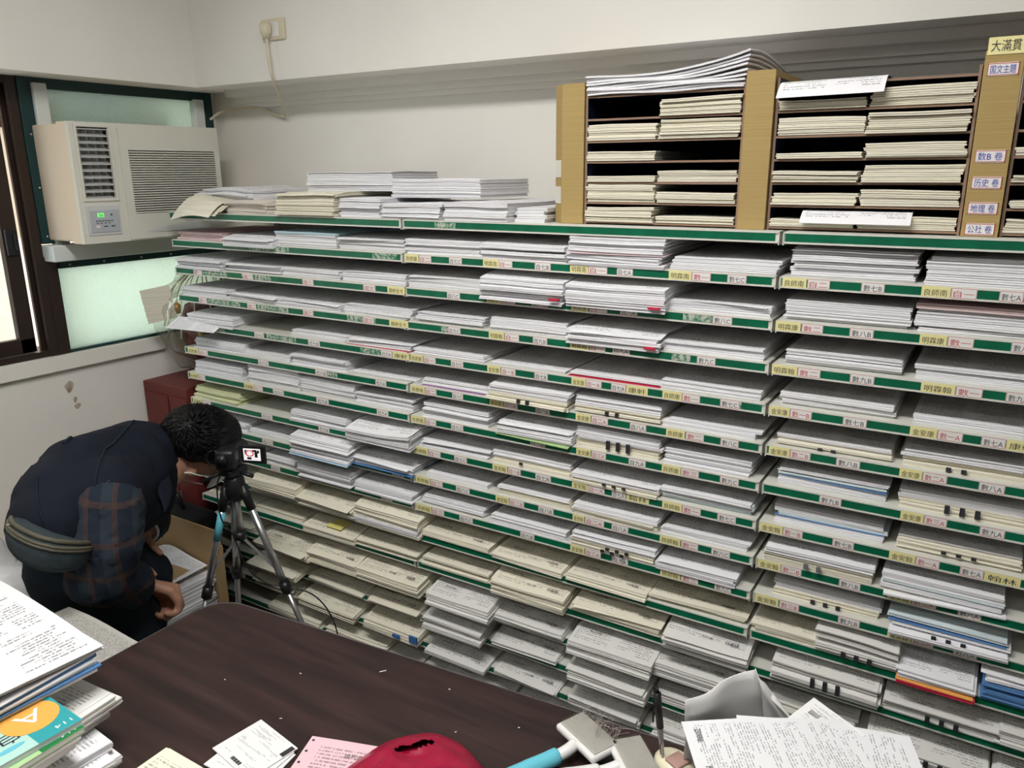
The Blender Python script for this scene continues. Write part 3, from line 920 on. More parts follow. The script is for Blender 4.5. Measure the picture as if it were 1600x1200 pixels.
pr = MB(); Mx = lambda y, z: Matrix.Translation((.0053, y, z)) @ Matrix(((0, 0, 1, 0), (1, 0, 0, 0), (0, 1, 0, 0), (0, 0, 0, 1)))
add_text(pr, '26', Mx(AY0+.056, .080), .012, .009, 0)
for k in range(6): pr.box(.0045, .0051, AY0+.040+k*.009, AY0+.046+k*.009, .062, .0645)
for k in range(4): pr.box(.0045, .0051, AY0+.040+k*.012, AY0+.047+k*.012, .056, .058)
for k in range(2): pr.box(.0045, .0051, AY0+.062+k*.022, AY0+.074+k*.022, .046, .049)
pr.ell((.0046, AY0+.089, .080), (.0012, .003, .003), 10)
pr.build('printing', 'ink_black', cp)
MB().bbox(.003, .006, AY0+.037, AY0+.050, .044, .051, .001).build('button', 'label_red', cp)
# intake grille
gy0, gy1 = AY0+.142, AY1-.006
gp = MB(); gp.box(-.002, .004, gy0, gy0+.026, .004, AH-.012).box(-.002, .004, gy1-.016, gy1, .004, AH-.012)
gp.box(-.002, .004, gy0+.026, gy1-.016, .262, AH-.012).box(-.002, .004, gy0+.026, gy1-.016, .004, .078)
gp.build('grille_frame', 'ac_plastic', ac)
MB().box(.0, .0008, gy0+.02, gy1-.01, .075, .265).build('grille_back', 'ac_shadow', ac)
ns = 27
for k in range(ns):
    z = .080+k*(.182/(ns-1))
    M = Matrix.Translation((0, 0, z)) @ Matrix.Rotation(R(-24), 4, 'Y')
    MB().box(-.002, .0045, gy0+.024, gy1-.014, -.0015, .0015, 0, M).build('slat', 'ac_plastic', ac)
lt = MB(); add_text(lt, 'Panasonic', Mx(AY0+.355, .052), .036, .0085, 0); lt.build('lettering', 'ink_grey', ac)
ar = MB()
ar.grid(lambda a, b: (.0042+.004*math.sin(math.pi*a), gy0+.05+.30*a, .022+.022*math.sin(math.pi*a)*b), 16, 3)
ar.build('trim_curve', 'ac_vane', ac, True)

# ---------------------------------------------------------------- wall outlet, plug and cord
ou = empty('wall_outlet', (-.66, .25, 1.996), label='cream wall socket plate high on the beam above the cord', cat='socket')
MB().bbox(-.046, .046, -.010, -.0002, -.029, .029, .003).build('plate', 'beige_plastic', ou)
MB().bbox(-.016, .024, -.0115, -.0095, -.020, .020, .001).build('insert', 'label_white', ou)
pl = empty('power_cord', (-.672, .2385, 1.996), label='yellowed power cord and plug hanging from the wall socket', cat='cord')
pb = MB(); pb.tube([(0, -.012, .016), (0, -.014, .004), (-.001, -.013, -.012), (-.001, -.010, -.026)], [.015, .019, .016, .007], 12)
pb.build('plug', 'beige_plastic', pl, True)
def bez(pts, n=10):
    """Catmull-Rom through points"""
    P = [Vector(p) for p in pts]; P = [P[0]]+P+[P[-1]]
    out = []
    for i in range(1, len(P)-2):
        for k in range(n):
            t = k/n; a, b_, c, d = P[i-1], P[i], P[i+1], P[i+2]
            out.append(.5*((2*b_)+(c-a)*t+(2*a-5*b_+4*c-d)*t*t+(3*b_-a-3*c+d)*t**3))
    out.append(P[-2]); return out
cd = bez([(-.673, .226, 1.975), (-.668, .226, 1.90), (-.672, .236, 1.862), (-.72, .30, 1.82), (-.80, .395, 1.768), (-.86, .408, 1.775), (-.94, .41, 1.80), (-1.06, .405, 1.802), (-1.10, .38, 1.79), (-1.09, .33, 1.765)])
MB().tube([p-Vector(pl.location) for p in cd], .0042, 8).build('cord', 'beige_plastic', pl, True)

# ---------------------------------------------------------------- ceiling lamps (the room's light)
for (lx, ly) in ((.55, -1.05), (.55, -2.45)):
    t = empty('ceiling_light', (lx, ly, ZC), label='white ceiling lamp nearer the shelves' if ly > -2 else 'white ceiling lamp behind the viewer', cat='lamp', group='ceiling lamps')
    MB().bbox(-.62, .62, -.16, .16, -.07, -.001, .01).build('housing', 'shelf_white', t)
    MB().bbox(-.60, .60, -.14, .14, -.078, -.070, .003).build('diffuser', 'lamp_diffuser', t)
    ld = bpy.data.lights.new('lamp_glow', 'AREA'); ld.shape = 'RECTANGLE'; ld.size = 1.2; ld.size_y = .28
    ld.energy = CEIL_LIGHT_W*(1.0 if ly > -2 else .18); ld.color = (1.0, .975, .94)
    lob = bpy.data.objects.new('lamp_glow', ld); COL.objects.link(lob); lob.parent = t; lob.location = (0, 0, -.085)

# ================================================================== racks
DECK = .0212
UX = [-.905, 0.0, .9, 1.8]
UN = ['left', 'middle', 'right']
ORD = ['first', 'second', 'third', 'fourth', 'fifth', 'sixth', 'seventh', 'eighth', 'ninth', 'tenth', 'eleventh', 'twelfth', 'thirteenth', 'fourteenth', 'fifteenth', 'sixteenth', 'seventeenth']
units = []; shelf_ob = {}
MXZ = Matrix(((1, 0, 0, 0), (0, 0, -1, 0), (0, 1, 0, 0), (0, 0, 0, 1)))    # xy plane -> facing -y
shelf_me = {}
for ui in range(3):
    x0, x1 = UX[ui]+.003, UX[ui+1]-.003
    W_ = x1-x0
    u = empty('shelf_rack', (x0, 0, 0), label={0: 'white metal rack with green shelf edges, nearest the window', 1: 'middle white metal rack with green shelf edges', 2: 'rightmost white metal rack with green shelf edges, below two cardboard sorters'}[ui], cat='shelf rack', group='metal racks along the wall')
    units.append(u)
    MB().box(0, W_, .392, .400, .05, SHELF_Z[0]+DECK-.03).build('back_panel', 'grid_panel', u)
    MB().bbox(-.002, .026, .375, .405, 0, SHELF_Z[0]+.012, .002).build('upright', 'shelf_white', u)
    MB().bbox(W_-.026, W_+.002, .375, .405, 0, SHELF_Z[0]+.012, .002).build('upright', 'shelf_white', u)
    MB().bbox(.004, W_-.004, .03, .38, 0, .09, .003).build('plinth', 'shelf_white', u)
    for i, z in enumerate(SHELF_Z):
        s = MB()
        s.box(0, W_, 0, .39, DECK-.006, DECK)                       # deck
        s.box(0, W_, -.0035, .0, 0, DECK)                            # lip
        s.box(0, W_, -.006, -.0035, 0, .0035).box(0, W_, -.006, -.0035, DECK-.0028, DECK)
        s.box(0, .0022, -.006, .39, -.003, DECK).box(W_-.0022, W_, -.006, .39, -.003, DECK)   # end brackets
        for k in range(1, 12): s.box(W_*k/12-.0008, W_*k/12+.0008, .01, .38, DECK-.012, DECK-.006)
        if ('s', ui == 0) in shelf_me:
            o = bpy.data.objects.new('shelf', shelf_me[('s', ui == 0)]); COL.objects.link(o); o.parent = u
        else:
            o = s.build('shelf', 'shelf_white', u); shelf_me[('s', ui == 0)] = o.data
        o.location = (0, 0, z)
        shelf_ob[(ui, i)] = o
        if ('g', ui == 0) in shelf_me:
            g = bpy.data.objects.new('green_edge', shelf_me[('g', ui == 0)]); COL.objects.link(g); g.parent = o
        else:
            g = MB().box(.004, W_-.008, -.0052, -.0035, .0037, DECK-.003).build('green_edge', 'green_strip', o); shelf_me[('g', ui == 0)] = g.data

# handwritten labels on the shelf edges
lab_cache = {}
for (i, xa, xb, k, tx) in LABELS:
    ui = 0 if xa < -.004 else (1 if xa < .896 else 2)
    par = shelf_ob[(ui, i)]
    w = xb-xa
    key = (k, tx, round(w, 3))
    if key not in lab_cache:
        m = MB()
        m.box(-w/2, w/2, -.0062, -.0050, .0022, DECK-.0008)
        card = {'y': 'label_yellow', 'r': 'label_white', 'b': 'label_white', 'w': 'label_white'}[k]
        ink = {'y': 'ink_black', 'r': 'ink_red', 'b': 'ink_black', 'w': 'ink_black'}[k]
        add_text(m, tx, Matrix.Translation((0, -.00635, .0098)) @ MXZ, w*.80, .0115, 1)
        if k in 'rb':       # thin red ruled border of the sticker
            for (a, b_, c, d) in ((-w/2+.001, w/2-.001, DECK-.0022, DECK-.0016), (-w/2+.001, w/2-.001, .0026, .0032)):
                m.box(a, b_, -.0064, -.0060, c, d, 2)
            m.box(-w/2+.0006, -w/2+.0012, -.0064, -.006, .0026, DECK-.0016, 2); m.box(w/2-.0012, w/2-.0006, -.0064, -.006, .0026, DECK-.0016, 2)
        o = m.build('shelf_label', [card, ink, 'ink_red'], par); lab_cache[key] = o.data
    else:
        o = bpy.data.objects.new('shelf_label', lab_cache[key]); COL.objects.link(o); o.parent = par
    o.location = ((xa+xb)/2-(UX[ui]+.003), 0, 0)
# remains of torn-off labels
for (ui, i, xa, xb) in ((0, 1, -.56, -.40), (0, 1, -.10, -.02), (0, 2, -.80, -.66), (0, 2, -.60, -.48), (0, 3, -.78, -.62), (0, 3, -.56, -.42), (0, 3, -.20, -.10), (0, 4, -.74, -.70), (0, 4, -.52, -.40), (0, 4, -.16, -.06), (1, 2, .72, .78), (1, 3, .70, .74), (1, 4, .81, .85), (1, 0, .10, .16), (0, 5, -.30, -.25), (1, 3, .11, .15), (2, 0, 1.30, 1.38)):
    n = 9
    def fn(a, b_):
        x = xa+(xb-xa)*a; e = .0025*noise.noise((x*90, i, ui))
        return (x-(UX[ui]+.003), -.0058, .0045+e+(DECK-.0075-1.6*abs(e))*b_)
    m = MB(); sheet_thick(m, fn, n, 1, .0006)
    m.build('torn_label', 'torn_paper', shelf_ob[(ui, i)])

# ================================================================== stacks of paper
def hf_make(w, d, h, over, seed, amp, curl=0.0):
    def hf(x, y, s):
        """height of a sheet at fraction s of the stack"""
        wv = amp*(noise.noise((x*9+seed, y*6, seed*.37)))
        z = s*h*(1+wv)
        if y < over:
            q = over-y
            z -= min(.35*q+6*q*q, .012)*(1 if q > 0 else 0)
        if curl:
            z += curl*max(0, (x/w+.5))**3*max(0, 1-y/d)**2*s
        return z
    return hf

def bundle(mb_name, w, d, s0, s1, h, hf, jx, jy, rot, mats, parent, rg, printed_top=True, uvrot=2):
    nx, ny = 6, 5
    per = [(i, 0) for i in range(nx)]+[(nx, j) for j in range(ny)]+[(i, ny) for i in range(nx, 0, -1)]+[(0, j) for j in range(ny, 0, -1)]
    n = len(per); ca, sa = math.cos(rot), math.sin(rot)
    def P(i, j, s, ins, lx, ly):
        x = (-w/2+ins+(w-2*ins)*i/nx)+lx; y = (ins+(d-2*ins)*j/ny)+ly
        X = ca*x-sa*(y-d/2)+jx; Y = sa*x+ca*(y-d/2)+d/2+jy
        return (X, Y, hf(X, Y, s))
    t = (s1-s0)*h
    L = max(1, min(5, int(round(t/.0032))))
    V = []; F = []; MI = []; UV = {}
    rings = []
    for l in range(L):
        a = s0+(s1-s0)*l/L; b = s0+(s1-s0)*(l+1)/L; e = (b-a)
        lx = rg.uniform(-.0014, .0014); ly = rg.uniform(-.0016, .0016); ins = .0022
        rings += [(a+.02*e, ins, lx, ly), (a+.22*e, 0, lx, ly), (b-.16*e, 0, lx, ly)]
    rings[0] = (s0, 0.0006, rings[0][2], rings[0][3])
    for (s, ins, lx, ly) in rings:
        for (i, j) in per: V.append(P(i, j, s, ins, lx, ly))
    for r_ in range(len(rings)-1):
        for k in range(n):
            a = r_*n+k; b = r_*n+(k+1) % n
            F.append((a, b, b+n, a+n)); MI.append(0)
    lx, ly = rings[-1][2], rings[-1][3]
    base = len(V)
    for j in range(ny+1):
        for i in range(nx+1): V.append(P(i, j, s1-.004*(s1-s0), .0002, lx, ly))
    for j in range(ny):
        for i in range(nx):
            a = base+j*(nx+1)+i; F.append((a, a+1, a+nx+2, a+nx+1)); MI.append(1)
    lr = (len(rings)-1)*n
    for k in range(n):
        i0, j0 = per[k]; i1, j1 = per[(k+1) % n]
        F.append((lr+k, lr+(k+1) % n, base+j1*(nx+1)+i1, base+j0*(nx+1)+i0)); MI.append(0)
    # underside
    b2 = len(V)
    for j in range(ny+1):
        for i in range(nx+1): V.append(P(i, j, s0, .0006, rings[0][2], rings[0][3]))
    for j in range(ny):
        for i in range(nx):
            a = b2+j*(nx+1)+i; F.append((a, a+nx+1, a+nx+2, a+1)); MI.append(0)
    me = bpy.data.meshes.new(mb_name)
    me.from_pydata(V, [], F)
    for m in mats: me.materials.append(M_[m])
    if not printed_top: MI = [0]*len(MI)
    me.polygons.foreach_set('material_index', MI)
    uvl = me.uv_layers.new(name='UVMap')
    co = []
    for lp in me.loops:
        q = V[lp.vertex_index]; u = (q[0]-jx)/w+.5; v = (q[1]-jy)/d
        if uvrot == 2: u, v = 1-u, 1-v
        elif uvrot == 1: u, v = v, 1-u
        co += [u, v]
    uvl.data.foreach_set('uv', co)
    me.update()
    o = bpy.data.objects.new(mb_name, me); COL.objects.link(o); o.parent = parent
    return o

KIND = {  # colours of the bundles from bottom to top, printed top
 'w': 'w', 'c': 'c', 'g': 'g', 'pk': 'pink', 'bg': 'bg', 'ct': 'c', 'gt': 'g', 'yg': 'yg',
}
KCOL = {'w': 'white', 'c': 'cream', 'g': 'grey-white', 'pk': 'pinkish', 'bg': 'beige', 'ct': 'printed cream', 'gt': 'printed grey-white', 'yg': 'yellow-green-edged',
        'bl1': 'blue-topped', 'pk1': 'pink-striped white', 'pk2': 'pink-tabbed white', 'pkt': 'pink-topped white', 'rb': 'white', 'red': 'red-edged white', 'pur': 'purple-edged white',
        'mk1': 'white', 'mk2': 'black-marked white', 'mk2b': 'black-marked white', 'mk2g': 'grey-marked white', 'mk3': 'black-marked white', 'mk3w': 'black-marked white', 'mk3b': 'black-marked blue-edged',
        'mk3s': 'wavy black-marked', 'mk3g': 'black-marked grey', 'mk3l': 'black-marked grey', 'mkx': 'black-marked cream', 'mkc': 'checker-marked white', 'gr': 'green-edged white', 'bl': 'blue-striped white',
        'blc': 'bluish white', 'blb': 'blue-based white', 'blu': 'blue-based white', 'blu2': 'blue-edged', 'wc': 'white-over-cream', 'cw': 'cream-and-white', 'redo': 'red-edged', 'stick': 'yellow-noted cream', 'tape': 'blue-taped cream'}
def plan(kind, nb):
    c = ['w']*nb
    if kind in KIND: c = [KIND[kind]]*nb
    if kind == 'bl1': c[-1] = 'lblue'
    if kind == 'pkt': c[-1] = 'pink'
    if kind in ('blc',): c = ['w' if q % 2 else 'cyan' for q in range(nb)]
    if kind in ('bl',): c = ['w']*nb; c[nb//2] = 'cyan'
    if kind in ('mk2', 'mk3', 'mkx', 'mk1', 'mk2b', 'mk2g', 'mkc', 'wc', 'mk3w'): c = ['c' if q < (nb+1)//2 else 'w' for q in range(nb)]
    if kind in ('mkx',): c = ['c']*nb; c[-1] = 'w'
    if kind == 'mk3b': c = ['w' if q < (nb+1)//2 else 'cyan' for q in range(nb)]
    if kind in ('mk3g', 'mk3l', 'mk3s'): c = ['g']*nb
    if kind == 'cw': c = ['w' if q < nb//2 else 'c' for q in range(nb)]; c[0] = 'c'
    if kind == 'blu2': c = ['blue' if q < nb*.6 else 'w' for q in range(nb)]
    if kind in ('stick', 'tape'): c = ['c']*nb
    return c
THIN = {'red': ['red'], 'pur': ['purple'], 'gr': ['green'], 'blb': ['lblue', 'blue'], 'blu': ['blue'], 'redo': ['red', 'red', 'red', 'orange'], 'pk1': []}

def paper_stack(name, loc, w, h, kind, seed, label, group, d=.297, over=0.0, rz=0.0, back=.0, nb=None, amp=.05, curl=0., title=None, loose=.3, lvl=1.0, uvrot=2, jit=1.0):
    rg = random.Random(seed)
    st = empty(name, loc, rz, label, 'paper stack', group)
    hf = hf_make(w, d, h, over, seed*.731 % 50, amp, curl)
    nb = nb or max(1, min(7, int(round(h/.0075+rg.uniform(-.3, .6)))))
    cols = plan(kind, nb)
    th = THIN.get(kind, [])
    cuts = [rg.uniform(.6, 1.5) for _ in range(nb)]; tot = sum(cuts)
    segs = []; s = 0.0
    for c_ in th: segs.append((s, s+.0022/h, c_)); s += .0022/h
    rest = 1.0-s
    for q in range(nb):
        e = s+rest*cuts[q]/tot
        if kind in ('bl', 'mk3b') and q == nb//2: segs.append((s, s+.0024/h, 'blue')); s += .0024/h
        if kind == 'pk1' and q == nb//2: segs.append((s, s+.0015/h, 'pink')); s += .0015/h
        segs.append((s, e, cols[q])); s = e
    lx = 0
    for q, (a, b, c_) in enumerate(segs):
        jx = rg.gauss(0, .0022)*jit; jy = rg.gauss(0, .0025)*jit; ro = rg.gauss(0, .006)*jit
        if rg.random() < .22: jy += rg.uniform(-.008, .006)*jit; ro += rg.gauss(0, .012)*jit
        if kind in ('red', 'pur', 'gr', 'blb', 'blu', 'redo') and c_ not in ('w', 'c', 'g'): jy = -.005; jx = 0
        o = bundle('paper_bundle', w, d, a, b, h, hf, jx, jy, ro, ['edge_'+c_, 'print_'+c_], st, rg, True, uvrot)
        if c_ not in ('w', 'c', 'g'): o['label'] = {'pink': 'pink', 'red': 'red', 'blue': 'blue', 'lblue': 'pale blue', 'yg': 'yellow-green', 'green': 'green', 'purple': 'purple', 'orange': 'orange', 'cyan': 'pale blue', 'dc': 'brown', 'bg': 'beige'}[c_]+' paper sheets'
        lx = jx
    # a loose skewed sheet on top
    if rg.random() < loose:
        ro = rg.uniform(-.05, .05); dx, dy = rg.uniform(-.004, .004), rg.uniform(-.012, .004)
        top = cols[-1]
        def fn(a, b):
            x = (a-.5)*(w-.004); y = b*d
            X = math.cos(ro)*x-math.sin(ro)*(y-d/2)+dx; Y = math.sin(ro)*x+math.cos(ro)*(y-d/2)+d/2+dy
            return (X, Y, hf(X, Y, 1)+.0007)
        m = MB(); sheet_thick(m, fn, 6, 6, .0005)
        so = m.build('top_sheet', 'print_'+top, st); uv_xy(so, -w/2, w/2, 0, d, 2)
    if title:
        m = MB()
        def put(s_, cx, cy, tw, th_):
            vs, fs = text_polys(s_)
            x0 = min(v.x for v in vs); x1 = max(v.x for v in vs)
            pts = []
            for v in vs:
                X = cx-((v.x-x0)/(x1-x0)-.5)*tw; Y = cy-(v.y-.38)/.92*th_
                pts.append((X, Y, hf(X, Y, 1)+.0016))
            m.add(pts, fs)
        for (s_, cx, cy, tw, th_) in title: put(s_, cx*w, cy, tw, th_)
        m.build('print_title', 'ink_black', st)
    if kind.startswith('mk'):
        nm = 1 if kind == 'mk1' else 2 if kind.startswith('mk2') else 3
        zz = {'mkc': [(.08, .26), (.30, .48)], 'mk2g': [(.1, .38)]}.get(kind, [(.12, .58)] if kind in ('mk3', 'mk3g', 'mk3l') else [(.06, .30)] if kind in ('mk2', 'mk2b', 'mk3w', 'mk3b', 'mk3s') else [(.30, .5)])
        for r_, (za, zb) in enumerate(zz):
            for q in range(nm):
                xx = -.020+.024*q+.012*r_
                m = MB().box(xx-.0042, xx+.0042, -.0105, -.006, h*za, h*zb)
                m.build('edge_mark', 'ink_grey' if kind == 'mk2g' else 'ink_black', st)
    if kind == 'pk2':
        MB().box(w*.36, w*.47, -.012, -.004, .0025, .0065).build('index_tab', 'edge_red', st)['label'] = 'small pink index tab'
    if kind == 'stick':
        m = MB(); sheet_thick(m, lambda a, b: (-.02+.06*a, .012+.05*b, hf(-.02+.06*a, .012+.05*b, 1)+.0018), 3, 3, .0004)
        m.build('sticky_note', 'yellow_sticky', st)
    if kind == 'tape':
        MB().box(w*.10, w*.22, -.0115, -.006, h*.1, h*.42).build('tape_band', 'blue_tape', st)
        MB().box(w*.40, w*.53, -.0115, -.006, h*.2, h*.9).build('tape_band', 'blue_tape', st)
    return st

by = {}
for q, s in enumerate(STACKS):
    xc = (s[1]+s[2])/2
    ui = 0 if xc < 0 else (1 if xc < .9 else 2)
    by.setdefault((ui, s[0]), []).append((s, q))
TT = {'ct': '數學科', 'gt': '數學科'}
for (ui, i), L in sorted(by.items()):
    L.sort(key=lambda a: a[0][1])
    for n_, ((i_, xa, xb, h, o, k), q) in enumerate(L):
        w = min(max(xb-xa, .13), .228); xc = (xa+xb)/2
        if ui == 2: back = .014
        else: back = .006
        hh = min(h, .0602)
        pos = 'leftmost' if n_ == 0 else (ORD[n_]+' from left')
        thick = 'thin' if hh < .015 else ('thick' if hh > .036 else 'low' if hh < .024 else 'medium')
        lab = f"{thick} stack of {KCOL[k]} papers, {ORD[i]} shelf from top, {UN[ui]} rack, {pos}"
        title = None
        if k in TT:
            num = ['17', '7', '5', '12', '3', '21', '8'][q % 7]
            title = [(TT[k], .30, .020+.0, .030, .009), ('第'+num+'回', .02, .019, .024, .006), ('國民中學', -.24, .046, .034, .006)]
        y = back if o == 0 else -o
        paper_stack('paper_stack', (xc, y, SHELF_Z[i]+DECK+.0006), w, hh, k, q+11, lab, 'paper stacks on the racks', over=max(0., -y), title=title,
                    amp=.16 if k in ('mk3s',) else (.03 if ui == 2 else .06), curl=.012 if (i, ui) == (7, 0) and o > .03 else 0)
# single sheet hanging out over the shelf edge near the window
def loose_sheet(name, fn, nu, nv, mat_, label, uvr=2, group=None, cat='paper', t=.0006):
    m = MB(); sheet_thick(m, fn, nu, nv, t)
    o = m.build(name, mat_); tag(o, label, cat, group)
    uvl = o.data.uv_layers.new(name='UVMap')
    N = (nu+1)*(nv+1)
    for lp in o.data.loops:
        k = lp.vertex_index % N; u = (k % (nu+1))/nu; v = (k//(nu+1))/nv
        if uvr == 2: u, v = 1-u, 1-v
        elif uvr == 1: u, v = v, 1-u
        elif uvr == 3: u, v = 1-v, u
        uvl.data[lp.index].uv = (u, v)
    return o
zz = SHELF_Z[4]+DECK
loose_sheet('loose_sheet', lambda a, b: (-.915+.2*a, -.055+.05*b+.02*a, zz-.010+.022*b-.006*(1-b)), 4, 4, 'print_w', 'single white sheet sticking out below the stack on fifth shelf by the window')

# ================================================================== cardboard sorters on top of the racks
ST_Z = SHELF_Z[0]+DECK+.0006
BZ = [1.737, 1.692, 1.648, 1.607, 1.565, 1.524, 1.484]
SY0, SY1 = .034, .335
def sorter(x0, x1, label):
    t = empty('paper_sorter', (x0, SY0, ST_Z), label=label, cat='paper sorter', group='cardboard sorters on the racks')
    w = x1-x0; d = SY1-SY0; H = 1.762-ST_Z
    def pnl(name, a, b, z0, z1):
        m = MB(); m.box(a, b, .0016, d, z0, z1, 0).box(a, b, 0, .0016, z0, z1, 1); return m.build(name, ['navy_board', 'board_edge'], t)
    pnl('side_panel', 0, .0045, 0, H-.012); pnl('side_panel', w-.0045, w, 0, H-.012)
    MB().box(.0045, w-.0045, d-.004, d, 0, H-.012).build('back_panel', 'navy_board', t)
    for z in BZ: pnl('shelf_board', .0045, w-.0045, z-ST_Z-.004, z-ST_Z)
    return t
sorter(.474, .806, 'left navy-lined cardboard sorter with seven compartments')
sorter(.862, 1.185, 'second navy-lined cardboard sorter between two cardboard pillars')
sorter(1.243, 1.57, 'navy-lined cardboard sorter cut off by the right edge')
def pillar(poly, label, z1):
    t = empty('cardboard_pillar', (poly[0][0], poly[0][1], ST_Z), label=label, cat='cardboard box', group='cardboard pillars beside the sorters')
    p = [(a-poly[0][0], b-poly[0][1]) for a, b in poly]
    MB().prism(p, 0, z1-ST_Z).build('box_body', 'cardboard', t)
    return t
p1 = pillar([(.419, .032), (.472, .030), (.472, .31), (.388, .31), (.388, .062)], 'cardboard pillar left of the sorters with clear tape', 1.764)
for z in (.060, .115):
    M = Matrix.Translation((-.016, .0155, z)) @ Matrix.Rotation(math.atan2(.030, -.031), 4, 'Z')
    MB().box(-.018, .020, -.0008, .0008, -.018, .018, 0, M).build('clear_tape', 'tape_clear', p1)
p2 = pillar([(.808, .024), (.860, .024), (.860, .30), (.808, .30)], 'plain cardboard pillar between the two full sorters', 1.764)
p3 = pillar([(1.187, .024), (1.241, .024), (1.241, .30), (1.187, .30)], 'cardboard pillar with five handwritten labels at right edge', 1.768)
def plabel(z, s, card, ink, w=.043, h=.0195, border=True):
    m = MB(); L = Vector((.027, -.0006, z-ST_Z))
    m.box(L.x-w/2, L.x+w/2, -.0012, -.0002, L.z-h/2, L.z+h/2, 0)
    if border:
        for (a, b, c, d) in ((-w/2, w/2, h/2-.0018, h/2-.0008), (-w/2, w/2, -h/2+.0008, -h/2+.0018), (-w/2, -w/2+.001, -h/2, h/2), (w/2-.001, w/2, -h/2, h/2)):
            m.box(L.x+a, L.x+b, -.0015, -.001, L.z+c, L.z+d, 2)
    add_text(m, s, Matrix.Translation((L.x, -.0017, L.z)) @ MXZ, w*.82, h*.66, 1)
    m.build('paper_label', [card, ink, 'ink_red'], p3)
plabel(1.740, '国文主題', 'label_white', 'ink_blue')
for z, s in ((1.607, '数B 卷'), (1.565, '历史 卷'), (1.524, '地理 卷'), (1.490, '公社 卷')): plabel(z, s, 'label_white', 'ink_blue')
plabel(1.775, '大滿貫', 'label_yellow', 'ink_black', .050, .026, False)

sq = 300
def sstack(x0, x1, board, h, k, label, **kw):
    global sq
    sq += 1
    paper_stack('paper_stack', ((x0+x1)/2, SY0+kw.pop('dy', -.004), BZ[board]+.0006), x1-x0-.006, h, k, sq, label, 'paper stacks in the cardboard sorters', d=.285, loose=0, jit=.6, **kw)
LM = (.478, .636, .802)
for b_, l, r_ in ((1, 0, .033), (2, .031, .036), (3, .019, 0), (4, .012, .022), (5, .035, .021), (6, .030, .014)):
    nm = ORD[b_]
    if l: sstack(LM[0], LM[1], b_, l, 'c', f'cream paper stack, left half of {nm} compartment in left sorter', amp=.10)
    if r_: sstack(LM[1], LM[2], b_, r_, 'c', f'cream paper stack, right half of {nm} compartment in left sorter', amp=.10)
RM = (.866, 1.020, 1.181)
for b_, l, r_ in ((1, .016, .030), (2, .028, .036), (3, .010, .024), (4, .021, .029), (5, .020, .027), (6, .014, .022)):
    nm = ORD[b_]
    sstack(RM[0], RM[1], b_, l, 'c', f'cream paper stack, left half of {nm} compartment in second sorter', amp=.14)
    sstack(RM[1], RM[2], b_, r_, 'c', f'cream paper stack, right half of {nm} compartment in second sorter', amp=.08)
for b_, h_ in ((3, .012), (4, .012), (5, .012), (6, .02)):
    sstack(1.247, 1.41, b_, h_, 'c', f'cream paper stack in {ORD[b_]} compartment of sorter at right edge', amp=.2)
# fanned white papers on top of the left sorter
fan = empty('paper_stack', (.640, SY0-.006, BZ[0]+.0006), label='fanned white papers curling up on top of the left sorter', cat='paper stack')
for k in range(9):
    up = (k/8)**1.3
    m = MB()
    def fn(a, b):
        x = -.160+.322*a; e = max(0, (a-.45)/.55)
        return (x+.006*k*(a-.5)*.3, .001*k+(.285-.001*k)*b+.004*math.sin(k*2.1), .0018+.0042*k+.0015*math.sin(a*9+k)+.024*up*e**2+.012*e*e*up*math.sin(b*3+.6))
    sheet_thick(m, fn, 14, 4, .0036)
    m.build('paper_bundle', ['edge_w'], fan)
# printed sheets drooping out of the second sorter
loose_sheet('loose_sheet', lambda a, b: (.868+.178*a, SY0-.030+.22*b, BZ[1]+.050-(.030*(1-b/.16)**1.4 if b < .16 else 0)*1.0+.002*a+(0 if b < .16 else -.004*(b-.16))), 6, 16, 'print_w', 'printed white sheet drooping over the stack in top compartment of second sorter')
loose_sheet('loose_sheet', lambda a, b: (.925+.185*a, SY0-.020+.2*b, BZ[6]+.031-(.022*(1-b/.14)**1.4 if b < .14 else 0)), 6, 16, 'print_w', 'printed white sheet drooping out of bottom compartment of second sorter')

# ================================================================== stacks lying on the top shelf
def tstack(x0, x1, h, k, label, y=-.002, z=0, seed=0, **kw):
    return paper_stack('paper_stack', ((x0+x1)/2, y, ST_Z+z), x1-x0, h, k, 400+seed, label, 'paper stacks on the top shelf', **kw)
tstack(-.478*.9+.004, -.478*.9+.214, .060, 'c', 'thick cream paper stack hanging over the top shelf edge', y=-.012, over=.010, seed=1, nb=6, amp=.05)
tstack(-.205, -.070, .047, 'w', 'white paper stack right of the thick cream stack on top shelf', seed=2, amp=.10, y=.0)
tstack(-.062, .117, .037, 'w', 'white paper stack in the middle of the top shelf', seed=3, amp=.10)
tstack(.125, .300, .040, 'w', 'white paper stack beside the cardboard pillar on top shelf', seed=4, amp=.10)
tstack(.304, .382, .030, 'w', 'small white paper bundle wedged against the cardboard pillar', seed=5, d=.20, y=.03)
tstack(-.400, -.110, .048, 'w', 'folded white booklets piled on top of the cream stack', y=.09, z=.0625, seed=6, d=.21, nb=7, rz=R(3), amp=.04, loose=1)
tstack(-.080, .195, .044, 'w', 'slanting white booklets lying across the stacks on top shelf', y=.055, z=.0490, seed=7, d=.21, nb=6, rz=R(-2), amp=.12)
tstack(-.640, -.478, .034, 'bg', 'beige paper stack on the top shelf near the air conditioner', seed=8, amp=.12, nb=5)
tstack(-.860, -.645, .026, 'c', 'crumpled cream papers at the window end of top shelf', seed=9, amp=.3, nb=5, y=.03, loose=0)
paper_stack('paper_stack', (-.735, .07, ST_Z+.036), .25, .030, 'w', 411, 'messy white papers piled above the cream sheets by the air conditioner', 'paper stacks on the top shelf', d=.21, amp=.35, nb=5, jit=3, rz=R(-4))
